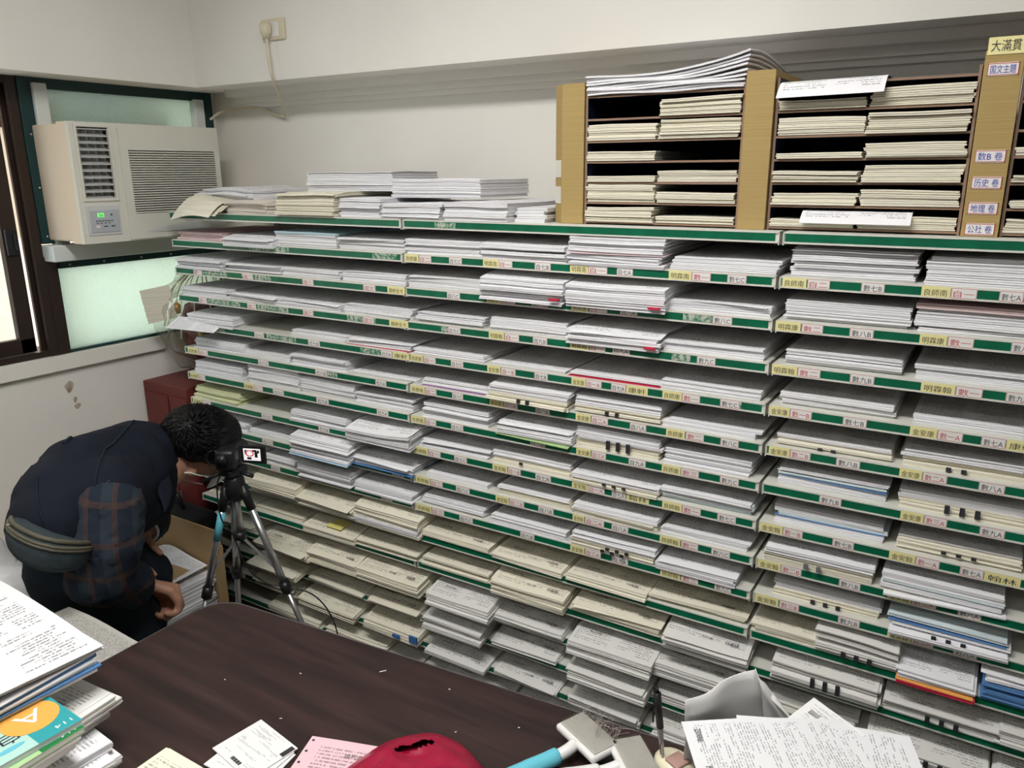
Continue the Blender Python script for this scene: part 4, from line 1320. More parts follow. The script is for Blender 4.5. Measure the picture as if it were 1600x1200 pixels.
for k in range(3):
    loose_sheet('loose_sheet', lambda a, b: (-.850+.20*a+.01*k, -.040+.014*k+.20*b-.02*a, ST_Z+.029+.006*k-(.052-.008*k)*max(0, 1-b/.30)**1.5*(1-.25*a)+.010*math.sin(a*3.1+k)), 10, 12, 'edge_c' if k < 2 else 'edge_c',
                ('lowest', 'middle', 'uppermost')[k]+' cream sheet drooping over the top shelf edge by the window')

# ================================================================== the person
TOW = -fwd
_b = bmesh.new(); bmesh.ops.create_icosphere(_b, subdivisions=2, radius=1.0); _b.verts.index_update()
ICO_V = [v.co.copy() for v in _b.verts]; ICO_F = [[v.index for v in f.verts] for f in _b.faces]; _b.free()
def capsules(segs, voxel, smooth_it=6):
    """one continuous surface grown over tapered limbs: segs = (p0, r0, p1, r1) with r a number or (a, b, c) radii"""
    VV = []; FF = []
    for (p0, r0, p1, r1) in segs:
        p0 = Vector(p0); p1 = Vector(p1); L = (p1-p0).length
        n = max(1, int(L/(min(r0, r1)*.40)))
        for k in range(n+1):
            t = k/n; r_ = r0+(r1-r0)*t; c = p0.lerp(p1, t); b = len(VV)
            VV += [tuple(c+v*r_) for v in ICO_V]; FF += [tuple(b+i for i in f) for f in ICO_F]
    me = bpy.data.meshes.new('grow'); me.from_pydata(VV, [], FF); me.update()
    return remesh(me, voxel, smooth_it)
def remesh(me, voxel, smooth_it):
    o = bpy.data.objects.new('grow', me); COL.objects.link(o)
    m = o.modifiers.new('r', 'REMESH'); m.mode = 'VOXEL'; m.voxel_size = voxel
    if smooth_it:
        s = o.modifiers.new('s', 'SMOOTH'); s.factor = .5; s.iterations = smooth_it
    dg = bpy.context.evaluated_depsgraph_get()
    out = bpy.data.meshes.new_from_object(o.evaluated_get(dg))
    bpy.data.objects.remove(o); bpy.data.meshes.remove(me)
    out.polygons.foreach_set('use_smooth', [True]*len(out.polygons))
    return out
def grown(name, segs, m, parent, voxel=.012, smooth_it=6, disp=0.0, ds=14):
    me = capsules(segs, voxel, smooth_it)
    O = Vector(parent.location) if parent else Vector()
    for v in me.vertices:
        if disp:
            n = noise.noise(v.co*ds)*.6+noise.noise(v.co*ds*2.3)*.4
            v.co += v.normal*n*disp
        v.co -= O
    me.materials.clear(); me.materials.append(M_[m])
    me.polygons.foreach_set('material_index', [0]*len(me.polygons))
    o = bpy.data.objects.new(name, me); COL.objects.link(o); o.parent = parent
    return o
V = Vector
pel = V((-.430, -.712, .812)); mid = V((-.495, -.605, .872)); che = V((-.545, -.475, .868)); nek = V((-.548, -.365, .832)); hed = V((-.533, -.242, .882))
lat = V((.60, -.80, .05)).normalized()
shR = V((-.378, -.610, .892)); elR = V((-.352, -.672, .735)); wrR = V((-.458, -.528, .606)); haR = V((-.450, -.462, .548))
shL = V((-.665, -.330, .850)); elL = V((-.700, -.330, .640)); wrL = V((-.600, -.404, .664)); haL = V((-.558, -.434, .644))
hiR = V((-.432, -.690, .735)); hiL = V((-.535, -.615, .725))
knR = V((-.490, -.540, .515)); knL = V((-.575, -.440, .555))
anR = V((-.370, -.680, .10)); anL = V((-.510, -.600, .10))
per = empty('person', (-.50, -.60, 0), label='person in navy vest and plaid shirt bending down towards the camcorder', cat='person')
# head frame
hU = (rgt*.45+upv*.53+TOW*.70).normalized(); hR = (-upv*.80+TOW*.60); hR = (hR-hU*hR.dot(hU)).normalized(); hF = hU.cross(hR)
def H(f, u_, r_): return hed+hF*f+hU*u_+hR*r_
def hand(w_, tip, palm_n, thumb_side, curl, scale=1.0):
    """segments of a hand: w_ wrist, tip direction point, palm normal (towards what it holds)"""
    d = (tip-w_).normalized(); side = thumb_side.normalized(); side = (side-d*side.dot(d)).normalized(); pn = side.cross(d)
    if pn.dot(palm_n) < 0: pn = -pn
    segs = []; w0 = w_
    for q in range(4):
        off = side*(.028-.0185*q)
        base = w_+d*.022+off*.55; kn = w_+d*(.078-.004*abs(q-1.2))+off
        segs.append((base, .0145, kn, .0125))
        L = (.040, .045, .041, .032)[q]; c = curl[q]
        a = kn; ang = 0
        for j, f in enumerate((1.0, .66, .52)):
            ang += c*(.9, 1.0, .7)[j]
            b = a+(d*math.cos(ang)+pn*math.sin(ang))*L*f
            segs.append((a, .0100-.0010*j, b, .0092-.0010*j)); a = b
    t0 = w_+d*.018+side*.018; t1 = w_+d*.050+side*.042+pn*.014; t2 = t1+(d*.8-side*.05+pn*.55).normalized()*.030; t3 = t2+(d*.55-side*.5+pn*.7).normalized()*.024
    segs += [(t0, .0145, t1, .0125), (t1, .0118, t2, .0105), (t2, .0102, t3, .0086)]
    if scale != 1.0: segs = [(w0+(a-w0)*scale, r0*scale, w0+(b-w0)*scale, r1*scale) for a, r0, b, r1 in segs]
    return segs
body = []
body += [(pel+V((-.02, .03, .02)), .07, mid, .095), (mid, .105, che, .10), (che, .10, nek, .050), (che+lat*.02, .08, shR, .045), (che-lat*.02, .08, shL, .045)]
body += [(nek, .056, H(-.045, -.055, .012), .058)]
body += [(hiR, .07, knR, .055), (hiL, .07, knL, .055), (pel+V((-.02, .03, .0)), .075, hiR, .07), (pel+V((-.02, .03, .0)), .075, hiL, .07), (knR, .055, anR, .04), (knL, .055, anL, .04)]
body += [(shR, .05, elR, .040), (elR, .038, wrR, .026), (shL, .05, elL, .040), (elL, .038, wrL, .026)]
# skull, face, jaw, nose, ears
body += [(H(-.028, .018, 0), .074, H(.020, .020, 0), .071), (H(.015, -.035, .026), .056, H(.02, -.03, -.020), .054), (H(.040, -.075, .012), .042, H(.045, -.075, -.006), .040),
         (H(.085, -.035, 0), .012, H(.098, -.050, 0), .013), (H(.082, -.082, .008), .010, H(.082, -.082, -.008), .010), (H(.07, -.005, .03), .020, H(.07, -.005, -.03), .020)]
for s_ in (1, -1):
    body += [(H(-.004, -.014, .086*s_), .012, H(-.008, -.046, .084*s_), .010), (H(-.012, -.024, .093*s_), .013, H(-.014, -.016, .095*s_), .011)]
body += hand(wrR, haR+V((.005, .03, -.01)), V((-.15, -.2, -1)), V((.75, .35, .25)), (1.15, 1.25, 1.3, 1.35), 1.14)
body += hand(wrL, haL+V((.02, -.03, -.035)), V((0, 0, -1)), V((.6, -.5, .3)), (.30, .28, .26, .24))
bo = grown('body', body, 'skin', per, .0055, 3)
# eyes (mostly turned away)
for s_ in (1, -1):
    e = MB(); c = H(.070, -.012, .031*s_)-V(per.location); e.ell(c, (.011, .011, .011), 10); e.build('eye', 'white_print', per, True)
# mask
mk = MB()
def mf(a, b):
    an = (a-.5)*2.5; r_ = .090-.012*math.cos(an)*0
    f = .018+.084*math.cos(an)*(1-.22*b); rr = .086*math.sin(an)
    return H(f+.004, -.030-.075*b, rr)-V(per.location)
sheet_thick(mk, mf, 14, 5, .0016)
mo_ = mk.build('face_mask', 'mask_white', per, True)
ml = MB()
for s_ in (1, -1):
    ml.tube([p_-V(per.location) for p_ in bez([H(.045, -.045, .074*s_), H(.014, -.012, .097*s_), H(-.016, .002, .103*s_), H(-.032, -.022, .102*s_), H(-.016, -.058, .096*s_), H(.030, -.100, .074*s_)], 6)], .0018, 6)
ml.build('ear_loop', 'mask_white', mo_)
# hair: a cap over the skull plus short tufts growing from the crown
hs = [(H(-.036, .024, 0), .080, H(.018, .032, 0), .077), (H(-.050, -.016, .010), .062, H(-.050, -.016, -.010), .062), (H(-.046, .0, .020), .056, H(-.046, .0, -.020), .056), (H(.036, .046, .018), .052, H(.036, .046, -.018), .052)]
hair = grown('hair', hs, 'hair_black', per, .006, 3, .003, 60)
tu = MB(); rg = random.Random(3)
crown = H(-.050, .095, .015)
for k in range(2600):
    th = rg.uniform(0, 6.283); cz = rg.uniform(-.35, 1)
    dF = math.cos(th)*math.sqrt(1-cz*cz); dR = math.sin(th)*math.sqrt(1-cz*cz)
    if dF > .35 and cz < .35: continue
    if abs(dR) > .42 and cz < .36 and dF > -.62: continue
    base = H(-.010+.100*dF, .024+.084*cz, .082*dR)
    nrm = (hF*dF+hU*cz+hR*dR).normalized()
    fl = (base-crown); fl = (fl-nrm*fl.dot(nrm)); fl = fl.normalized() if fl.length > 1e-4 else hF
    sw = nrm.cross(fl)
    fl = (fl+sw*(.5+rg.uniform(-.4, .4))).normalized()
    L = rg.uniform(.022, .040)
    p = [base-nrm*.004, base+nrm*.0035+fl*L*.45, base+nrm*rg.uniform(-.004, .004)+fl*L]
    tu.tube([x-V(per.location) for x in p], [.0022, .0018, .0003], 3)
to = tu.build('hair_tufts', 'hair_black', hair, True); to['kind'] = 'stuff'
# clothing
vest = [(pel+lat*.035+V((-.005, .02, .045)), .095, mid+lat*.070, .118), (pel-lat*.065+V((-.005, .02, .045)), .098, mid-lat*.070, .118), (mid+lat*.070, .118, che+lat*.085, .116), (mid-lat*.070, .118, che-lat*.085, .116),
        (mid+V((0, 0, .045)), .095, che+V((0, 0, .035)), .092), (che+lat*.085, .114, shR+V((-.045, .02, -.015)), .095), (shR+V((-.04, .02, -.01)), .094, shR+V((-.012, .0, .004)), .086), (che-lat*.085, .114, shL+V((0, -.01, 0)), .085), (che, .12, nek+V((0, -.045, .0)), .080),
        (che+V((.02, .03, -.07)), .085, pel+V((.0, .08, .0)), .085)]
ve = grown('vest', vest, 'vest_navy', per, .010, 8, .006, 11)
# collar and strap details of the vest
def onbody(px0, bm_ob, direction=TOW):
    return px0
from mathutils.bvhtree import BVHTree
_bv = BVHTree.FromPolygons([v.co+V(per.location) for v in ve.data.vertices], [tuple(f.vertices) for f in ve.data.polygons])
def on_vest(x, y, lift=.001):
    d = (fwd+rg2*((x-800)/1221.3)-up2*((y-600)/1221.3)).normalized()
    hit = _bv.ray_cast(CAM_LOC, d)
    return (hit[0]+hit[1]*lift-V(per.location)) if hit[0] else None
def seam(name, pix, r_, m_):
    pts = [p_ for p_ in (on_vest(v.x, v.y) for v in bez([V((a, b, 0)) for a, b in pix], 8)) if p_]
    if len(pts) > 2: MB().tube(pts, r_, 6).build(name, m_, ve, True)
seam('seam', [(212, 655), (196, 672), (178, 692), (164, 702)], .0035, 'trouser_navy')
seam('seam', [(164, 702), (152, 735), (147, 768)], .0028, 'trouser_navy')
seam('seam', [(58, 745), (60, 790), (78, 835)], .0025, 'trouser_navy')
seam('strap', [(100, 694), (125, 674), (150, 664), (190, 656)], .0050, 'trouser_navy')
seam('strap', [(215, 652), (235, 655), (252, 664)], .0055, 'black_fabric')
bk = on_vest(138, 668, .002)
if bk: MB().bbox(bk.x-.014, bk.x+.014, bk.y-.010, bk.y+.010, bk.z-.004, bk.z+.006, .002).build('buckle', 'black_plastic', ve)
cl = MB(); O = V(per.location)
cl.tube([p-O for p in bez([nek+lat*.075+V((0, .03, -.07)), nek+lat*.085+V((0, .0, .02)), nek+V((-.02, -.03, .085)), nek-lat*.075+V((0, .0, .03))], 8)], [.016]*25, 10)
cl.build('collar', 'vest_navy', ve, True)
cf = MB()
cpts = [V((-.507, -.398, .934)), V((-.499, -.376, .885)), V((-.425, -.419, .824)), V((-.392, -.468, .795)), V((-.412, -.471, .834)), V((-.454, -.447, .909))]
L0 = [cpts[0], cpts[1], cpts[2], cpts[3]]; L1 = [cpts[0]+V((.01, -.03, 0)), cpts[5], cpts[4], cpts[3]]
def cfn(a, b):
    i = a*3; k = min(int(i), 2); t_ = i-k
    return L0[k].lerp(L0[k+1], t_).lerp(L1[k].lerp(L1[k+1], t_), b)+TOW*.012*math.sin(math.pi*b)-O
sheet_thick(cf, cfn, 12, 5, .004); cf.build('collar_flap', 'vest_navy', ve, True)
# sleeves
s0 = V((-.352, -.632, .872)); s1 = V((-.338, -.660, .808)); s2 = V((-.345, -.676, .742)); s3 = V((-.395, -.585, .655))
grown('sleeve', [(s0, .080, s1, .084), (s1, .084, s2, .076), (s2, .076, s3, .060), (s3, .060, wrR.lerp(elR, .16), .044)], 'plaid', per, .008, 3, .012, 26)
grown('sleeve', [(shL, .075, elL, .062), (elL, .060, wrL.lerp(elL, .3), .048)], 'plaid', per, .010, 4, .005, 22)
# trousers and shoes
grown('trousers', [(pel+V((-.02, .035, -.015)), .096, hiR, .098), (pel+V((-.02, .035, -.015)), .096, hiL, .098), (hiR, .098, knR, .076), (hiL, .098, knL, .076), (knR, .076, anR, .060), (knL, .076, anL, .060), (hiR, .098, hiL, .098)], 'trouser_navy', per, .010, 6, .006, 16)
for an in (anR, anL):
    grown('shoe', [(an+V((0, -.03, -.055)), .045, an+V((-.03, .15, -.065)), .036), (an, .045, an+V((0, 0, -.05)), .045)], 'black_plastic', per, .008, 4)
# wrist watch
wm = MB(); d_ = (wrL-elL).normalized()
a_ = d_.cross(V((0, 0, 1))).normalized(); b__ = d_.cross(a_)
wc = wrL+d_*.012
ring = [wc+a_*math.cos(k/16*6.2832)*.031+b__*math.sin(k/16*6.2832)*.026-O for k in range(17)]
wm.tube(ring, .006, 8)
cc = wc+(TOW*.7+V((0, 0, 1))*.5).normalized()*.031-O
wm.ell(cc, (.016, .016, .016), 10)
wm.build('wrist_watch', 'metal_grey', per, True)
# waist bag on the hip
wb = empty('waist_bag', (-.36, -.82, .80), label='slate grey waist bag with olive zips on the person\'s hip', cat='waist bag')
path = bez([V((-.430, -.786, .888)), V((-.352, -.812, .884)), V((-.296, -.798, .862)), V((-.290, -.752, .836)), V((-.330, -.705, .812))], 6)
def wbf(a, b, sc_=1.0):
    i = a*(len(path)-1); k = min(int(i), len(path)-2); c = path[k].lerp(path[k+1], i-k)
    t = (path[k+1]-path[k]).normalized(); up_ = V((.15, .25, 1)); up_ = (up_-t*up_.dot(t)).normalized(); n_ = t.cross(up_)
    e = math.sin(math.pi*min(max(a, 0.02), .98))**.45
    an = b*2*math.pi
    ca, sa = math.cos(an), math.sin(an)
    return c+up_*.037*e*math.copysign(abs(sa)**.7, sa)*sc_+n_*.030*e*math.copysign(abs(ca)**.7, ca)*sc_
m = MB(); m.grid(lambda a, b: wbf(a, b)-V(wb.location), 26, 20); m.build('pouch', 'bag_slate', wb, True)
for (b0, rr) in ((.16, .0052), (.085, .0036), (.055, .003)):
    m = MB(); m.tube([wbf(.06+.88*k/24, b0, 1.03)-V(wb.location) for k in range(25)], rr, 8); m.build('zip', 'zip_olive', wb, True)
m = MB(); m.box(-.002, .002, -.003, .003, -.03, 0, 0, Matrix.Translation(wbf(.20, .10, 1.1)-V(wb.location))); m.build('zip_pull', 'metal_silver', wb)
m = MB(); c = wbf(.90, .95, 1.06)-V(wb.location); m.ell(c, (.012, .004, .008), 10); m.build('badge', 'label_red', wb)

# ================================================================== tripod and camcorder
tr = empty('tripod', (-.41, -.25, 0), label='silver and black tripod standing in front of the left rack', cat='tripod')
TO = V(tr.location); ap = V((-.412, -.250, .772))
def tt(name, pts, r_, m, n=12): MB().tube([V(p)-TO for p in pts], r_, n).build(name, m, tr, True)
tt('center_column', [ap+V((0, 0, .01)), ap+V((0, 0, -.135))], .0105, 'metal_silver')
tt('column_hub', [ap+V((0, 0, -.125)), ap+V((0, 0, -.145))], .017, 'black_plastic')
tt('crown', [ap+V((0, 0, -.03)), ap+V((0, 0, .0)), ap+V((0, 0, .03)), ap+V((0, 0, .045))], [.020, .030, .026, .016], 'black_plastic')
legs = [V((-.555, -.425, .0)), V((-.175, -.125, .0)), V((-.60, -.160, .0))]
for q, e in enumerate(legs):
    lg = empty('leg', (0, 0, 0), parent=tr)
    d = e-ap; hd = V((d.x, d.y, 0)).normalized()
    s = ap+hd*.026+V((0, 0, -.012))
    def at(t): return s.lerp(e, t)-TO
    MB().tube([at(-.03), at(.06)], [.014, .011], 10).build('leg_joint', 'black_plastic', lg, True)
    MB().tube([at(.05), at(.36)], .0098, 10).build('leg_tube', 'metal_silver', lg, True)
    MB().tube([at(.345), at(.385)], .0145, 10).build('leg_clamp', 'black_plastic', lg, True)
    MB().tube([at(.37), at(.66)], .0078, 10).build('leg_tube', 'metal_silver', lg, True)
    MB().tube([at(.645), at(.68)], .0125, 10).build('leg_clamp', 'black_plastic', lg, True)
    MB().tube([at(.67), at(.98)], .0058, 8).build('leg_tube', 'metal_silver', lg, True)
    MB().tube([at(.965), at(1)], .011, 8).build('foot', 'black_plastic', lg, True)
    MB().tube([ap+V((0, 0, -.135))-TO, at(.30)], .0042, 6).build('strut', 'metal_silver', lg)
    if q == 0: MB().tube([at(.065), at(.17)], .0102, 10).build('blue_sticker', 'light_blue', lg, True)
pan = MB(); pan.bbox(-.022, .022, -.030, .030, .815, .835, .004); pan.tube([(0, 0, .81), (0, 0, .83)], .018, 12)
pan.build('pan_head', 'black_plastic', tr, True)
MB().tube([(0.018, .01, .820), (.05, .02, .812)], .006, 8).build('pan_knob', 'black_plastic', tr, True)
MB().tube([(-.02, -.02, .822), (-.06, -.055, .800)], .0045, 8).build('pan_handle', 'black_plastic', tr, True)
cb = bez([(-.425, -.262, .84), (-.437, -.285, .79), (-.43, -.29, .70), (-.405, -.275, .645), (-.39, -.26, .56), (-.35, -.23, .50), (-.25, -.16, .46), (-.20, -.13, .36), (-.21, -.12, .2), (-.24, -.15, .003)], 8)
ca_ = MB().tube(cb, .0020, 6).build('camcorder_cable', 'black_plastic', None, True)
tag(ca_, 'thin black cable hanging down beside the tripod', 'cable')
cm = empty('camcorder', (-.418, -.244, .838), math.radians(32), 'small black camcorder with flip-out screen on the tripod', 'camcorder')
m = MB(); m.bbox(-.030, .024, -.052, .052, 0, .056, .010); m.build('camera_body', 'black_plastic', cm, True)
m = MB(); m.tube([(0, .05, .028), (0, .072, .028)], .022, 16); m.build('lens', 'black_plastic', cm, True)
m = MB(); m.tube([(-.006, -.052, .034), (-.006, -.066, .036)], .014, 14); m.build('viewfinder', 'black_plastic', cm, True)
m = MB(); m.tube([(-.03+.02*math.cos(a/14*6.2832), -.045, .035+.022*math.sin(a/14*6.2832)) for a in range(15)], .0022, 6); m.build('hand_strap', 'black_plastic', cm, True)
sp = empty('flip_screen', (.026, .0, .006), R(-10), parent=cm)
MB().bbox(0, .070, -.004, .004, 0, .050, .003).build('screen_shell', 'black_plastic', sp)
MB().box(.008, .056, -.0046, -.0040, .009, .042).build('screen', 'screen_white', sp)
rm = MB()
rm.tube([(.026+.011*math.cos(a/10*6.2832), -.005, .029+.008*math.sin(a/10*6.2832)) for a in range(11)], .0018, 5)
rm.build('screen_mark', 'screen_red', sp)
dm = MB()
for (x, z, w, h) in ((.012, .026, .006, .012), (.040, .018, .008, .016), (.018, .012, .012, .006), (.034, .034, .012, .005), (.047, .030, .006, .008)):
    dm.box(x, x+w, -.0050, -.0046, z, z+h)
dm.build('screen_picture', 'black_plastic', sp)

# ================================================================== things on the floor by the window
bx = empty('cardboard_box', (-.725, -.33, 0), label='open cardboard box full of papers beside the tripod', cat='cardboard box')
def bp(name, x0, x1, y0, y1, z0, z1, M=None): MB().box(x0, x1, y0, y1, z0, z1, 0, M).build(name, 'cardboard_flat', bx)
bp('back_panel', -.160, .160, .124, .130, 0, .588)
bp('side_panel', -.165, -.160, -.13, .130, 0, .50)
bp('front_panel', -.160, -.02, -.136, -.130, 0, .44)
bp('bottom_panel', -.160, .160, -.13, .124, 0, .006)
bp('corner_flap', .160, .165, .100, .130, 0, .545)
paper_stack('paper_stack', (-.742, -.440, .0075), .285, .440, 'w', 501, 'tall pile of white papers filling the open cardboard box', 'papers around the person', d=.222, nb=16, amp=.008, jit=2.2, loose=1)
ev = MB(); sheet_thick(ev, lambda a, b: (-.80+.17*a, -.42+.14*b+.02*a, .456+.006*math.sin(a*3)+.012*b), 6, 5, .002)
tag(ev.build('brown_envelope', 'cardboard_flat'), 'brown envelope lying on the papers in the open box', 'envelope')
m = MB(); sheet_thick(m, lambda a, b: (-.87+.25*a, -.345+.13*b, .462+.030*b*math.sin(a*3.0)+.008*math.sin(a*7)), 10, 5, .0010)
o = m.build('loose_sheet', 'print_w'); tag(o, 'white sheet curling against the back of the open box', 'paper'); uv_xy(o, -.87, -.62, -.345, -.215)
# papers in front of the box, lower down
paper_stack('paper_stack', (-.745, -.575, .0), .18, .30, 'pk1', 502, 'low pile of coloured papers on floor behind the table corner', 'papers around the person', d=.10, nb=9, amp=.02, jit=2)
# newsprint pile beside the table
nb_ = empty('cardboard_box', (-.215, -.93, 0), label='cardboard box under the newsprint, beside the table end', cat='cardboard box')
MB().bbox(-.13, .13, -.17, .17, 0, .655, .004).build('box_body', 'cardboard_flat', nb_)
MB().box(-.03, .03, -.172, .172, .6552, .6558).build('tape_strip', 'tape_clear', nb_)
o = loose_sheet('newsprint', lambda a, b: (-.345+.285*a, -1.12+.37*b, .700+.004*math.sin(a*5)+.004*math.sin(b*4)), 8, 8, 'print_news', 'grey newsprint sheet on the box beside the table', 1)
paper_stack('paper_stack', (-.21, -1.09, .6565), .24, .036, 'c', 503, 'cream paper stack under the newsprint beside the table', 'papers around the person', d=.32, nb=3, jit=1.5)
# card, white bag and box at the far left
lb = empty('cardboard_box', (-1.025, -.39, 0), label='brown cardboard box standing against the window wall', cat='cardboard box')
MB().bbox(-.13, .125, -.11, .13, 0, .50, .004).build('box_body', 'cardboard_flat', lb)
m = MB(); m.box(-.13, .125, -.11, .005, .5005, .5035, 0); m.box(-.13, .125, .015, .13, .5005, .5035, 0); m.build('box_flaps', 'cardboard', lb)
wbg = empty('plastic_bag', (-.86, -.66, 0), label='stuffed white plastic bag at the left edge behind the table', cat='plastic bag')
me = capsules([(V((-.86, -.655, .13)), .125, V((-.86, -.655, .50)), .105), (V((-.98, -.68, .13)), .125, V((-.98, -.68, .52)), .105), (V((-.92, -.67, .55)), .09, V((-.92, -.67, .72)), .03)], .014, 6)
for v in me.vertices:
    v.co += v.normal*(noise.noise(v.co*9)*.022+noise.noise(v.co*26)*.006); v.co -= V(wbg.location); v.co.z = max(v.co.z, 0.002)
me.materials.clear(); me.materials.append(M_['white_plastic']); me.polygons.foreach_set('material_index', [0]*len(me.polygons))
ob_ = bpy.data.objects.new('bag_body', me); COL.objects.link(ob_); ob_.parent = wbg
MB().tube(bez([(-.09, .0, .70), (-.06, -.01, .76), (-.03, -.01, .70)], 6), .006, 6).build('bag_knot', 'white_plastic', wbg, True)
# black bag behind the open box
bb = empty('black_bag', (-.93, -.10, 0), label='black soft case standing behind the open cardboard box', cat='bag')
MB().bbox(-.16, .20, -.085, .038, 0, .565, .03).build('bag_body', 'black_fabric', bb, True)
MB().tube(bez([(-.06, -.02, .56), (-.05, -.03, .61), (.07, -.03, .615), (.09, -.02, .56)], 6), .008, 8).build('handle', 'black_plastic', bb, True)
MB().box(-.155, .195, -.0875, -.085, .40, .408).build('zip', 'metal_grey', bb)
MB().ell((.05, -.087, .52), (.016, .003, .012), 10).build('badge', 'metal_grey', bb)
# dark red cabinet and wrapped hamper in the corner beside the rack
rc = empty('red_cabinet', (-1.04, .13, 0), label='dark red cabinet in the corner beside the left rack', cat='cabinet')
MB().bbox(-.12, .11, -.13, .25, 0, .915, .004).build('cabinet_body', 'dark_red', rc)
MB().bbox(.02, .112, -.135, -.13, .05, .88, .002).build('door', 'dark_red', rc)
MB().bbox(-.11, .012, -.135, -.13, .05, .88, .002).build('door', 'dark_red', rc)
MB().tube([(.03, -.14, .45), (.03, -.14, .55)], .004, 8).build('handle', 'metal_grey', rc)
hp = empty('gift_hamper', (-1.03, .19, .9155), label='cellophane-wrapped red and gold gift hamper on the dark red cabinet', cat='gift hamper')
def blob(name, c, rad, m_, seed, amp, par, n=22):
    bm = bmesh.new(); bmesh.ops.create_uvsphere(bm, u_segments=n, v_segments=n*2//3, radius=1)
    for v in bm.verts:
        k = 1+amp*noise.noise(v.co*2.4+V((seed, 0, 0)))
        v.co = V((c[0]+v.co.x*rad[0]*k, c[1]+v.co.y*rad[1]*k, c[2]+v.co.z*rad[2]*k))
    return MB().bm(bm).build(name, m_, par, True)
blob('wrapping', (0, 0, .19), (.115, .165, .188), 'cellophane', 1, .35, hp, 26)
blob('gift_box', (.01, .01, .16), (.075, .11, .13), 'dark_red', 5, .3, hp)
for q in range(14):
    a = rg.uniform(0, 6.28); z = rg.uniform(.08, .28)
    MB().ell((.078*math.cos(a), .115*math.sin(a), z), (.016, .016, .02), 8).build('gold_ornament', 'gold', hp, True)
rb = MB()
for q in range(16):
    a = q/16*6.283; p = [(.03*math.cos(a), .04*math.sin(a), .36), (.08*math.cos(a), .12*math.sin(a), .30), (.105*math.cos(a), .155*math.sin(a), .18+.03*math.sin(q*2.3))]
    rb.tube(bez(p, 4), .0022, 4)
rb.build('straw_ribbon', 'cream_plastic', hp)
gc = MB(); gc.box(-.045, .045, -.0015, .0015, 0, .11, 0, Matrix.Translation((-1.045, .028, 1.125)) @ Matrix.Rotation(R(65), 4, 'Z') @ Matrix.Rotation(R(-8), 4, 'Y'))
tag(gc.build('greeting_card', 'edge_c'), 'pale card leaning on the wrapped hamper by the window', 'card')

# ================================================================== table
tb = empty('table', (0, -.6, 0), label='dark reddish-brown wooden table with rounded corners and grey edging', cat='table')
def rounded(pts, rad, seg=8):
    out = []
    n = len(pts)
    for i in range(n):
        p = V(pts[i]); a = (V(pts[i-1])-p); b = (V(pts[(i+1) % n])-p)
        a.normalize(); b.normalize()
        p0 = p+a*rad; p1 = p+b*rad
        for k in range(seg+1):
            t = k/seg; out.append((p0*(1-t)**2+p*2*t*(1-t)+p1*t*t))
    return out
TP = [(-.036, -1.46), (1.80, -1.40), (1.80, -.452), (-.036, -.600)]
poly = rounded([(a, b+.6) for a, b in TP], .07)
ins = [(p.x, p.y) for p in poly]
MB().prism(ins, .716, .7385).build('edge_band', 'pvc_edge', tb)
cx_ = sum(p[0] for p in ins)/len(ins); cy_ = sum(p[1] for p in ins)/len(ins)
inn = [(p[0]+(.004 if p[0] < cx_ else -.004), p[1]+(.004 if p[1] < cy_ else -.004)) for p in ins]
MB().prism(inn, .7385, .740).build('table_top', 'table_wood', tb)
for (a, b) in ((.08, -.82+.06), (1.68, -.76), (.08, -.12), (1.68, .02)):
    MB().bbox(a-.022, a+.022, b-.022, b+.022, 0, .716, .003).build('leg', 'metal_grey', tb)
MB().bbox(.08, 1.68, -.115, -.095, .64, .716, .002).build('apron', 'metal_grey', tb)
scr = MB()
for (x, y, l, a) in ((.42, -.62, .012, .9), (.30, -.70, .004, .2), (.62, -.68, .003, 1.2), (.20, -.78, .003, 0), (.36, -.80, .004, .6), (.70, -.62, .003, .4), (.55, -.60, .003, .1)):
    scr.box(-l/2, l/2, -.0008, .0008, 0, .0006, 0, Matrix.Translation((x, y+.6, .7401)) @ Matrix.Rotation(a, 4, 'Z'))
sc_o = scr.build('paper_crumbs', 'label_white', tb); sc_o['kind'] = 'stuff'

TZ = .7406
# ---- big pile at the left
PG = 'papers piled on the table'
paper_stack('paper_stack', (.080, -1.268, TZ), .30, .052, 'w', 601, 'bottom white paper stack of the pile at left table end', PG, d=.275, nb=5, jit=2.2, rz=R(-4), loose=0)
paper_stack('paper_stack', (.070, -1.255, TZ+.0535), .30, .040, 'g', 602, 'second off-white stack in the pile at left table end', PG, d=.270, nb=4, jit=2.6, rz=R(5), loose=1)
def booklet(z, x1, y1, rz, label, cov, side, texts):
    t = empty('booklet', (x1, y1, z), rz, label, 'booklet', 'school booklets in the left pile')
    MB().bbox(-.185, 0, -.26, 0, .0008, .0068, .0008).build('pages', 'edge_w', t)
    m = MB(); m.box(-.186, .0005, -.261, .0005, .0068, .0078, 0).box(-.186, .0005, -.261, .0005, 0, .0008, 0)
    m.box(-.186, .0003, -.0560, .0003, .0078, .0080, 1)
    m.build('cover', [cov, side], t)
    for (s, cx, cy, w, h, mt) in texts:
        m = MB(); add_text(m, s, Matrix.Translation((cx, cy, .0083)) @ Matrix.Rotation(R(-90), 4, 'Z'), w, h, 0); m.build('cover_lettering', mt, t)
    return t
for q in range(3):
    t = empty('booklet', (.268+.004*q, -1.068+.003*q, TZ+.0965+.0072*q), R(2-q), ('lowest', 'middle', 'upper')[q]+' plain white booklet under the green one in left pile', 'booklet', 'school booklets in the left pile')
    MB().bbox(-.185, 0, -.26, 0, 0, .0066, .0012).build('pages', 'edge_w', t)
booklet(TZ+.1185, .276, -1.057, R(1), 'lime green school booklet under the teal one in left pile', 'lime_print', 'green_print', [('114', -.007, -.018, .020, .009, 'white_print')])
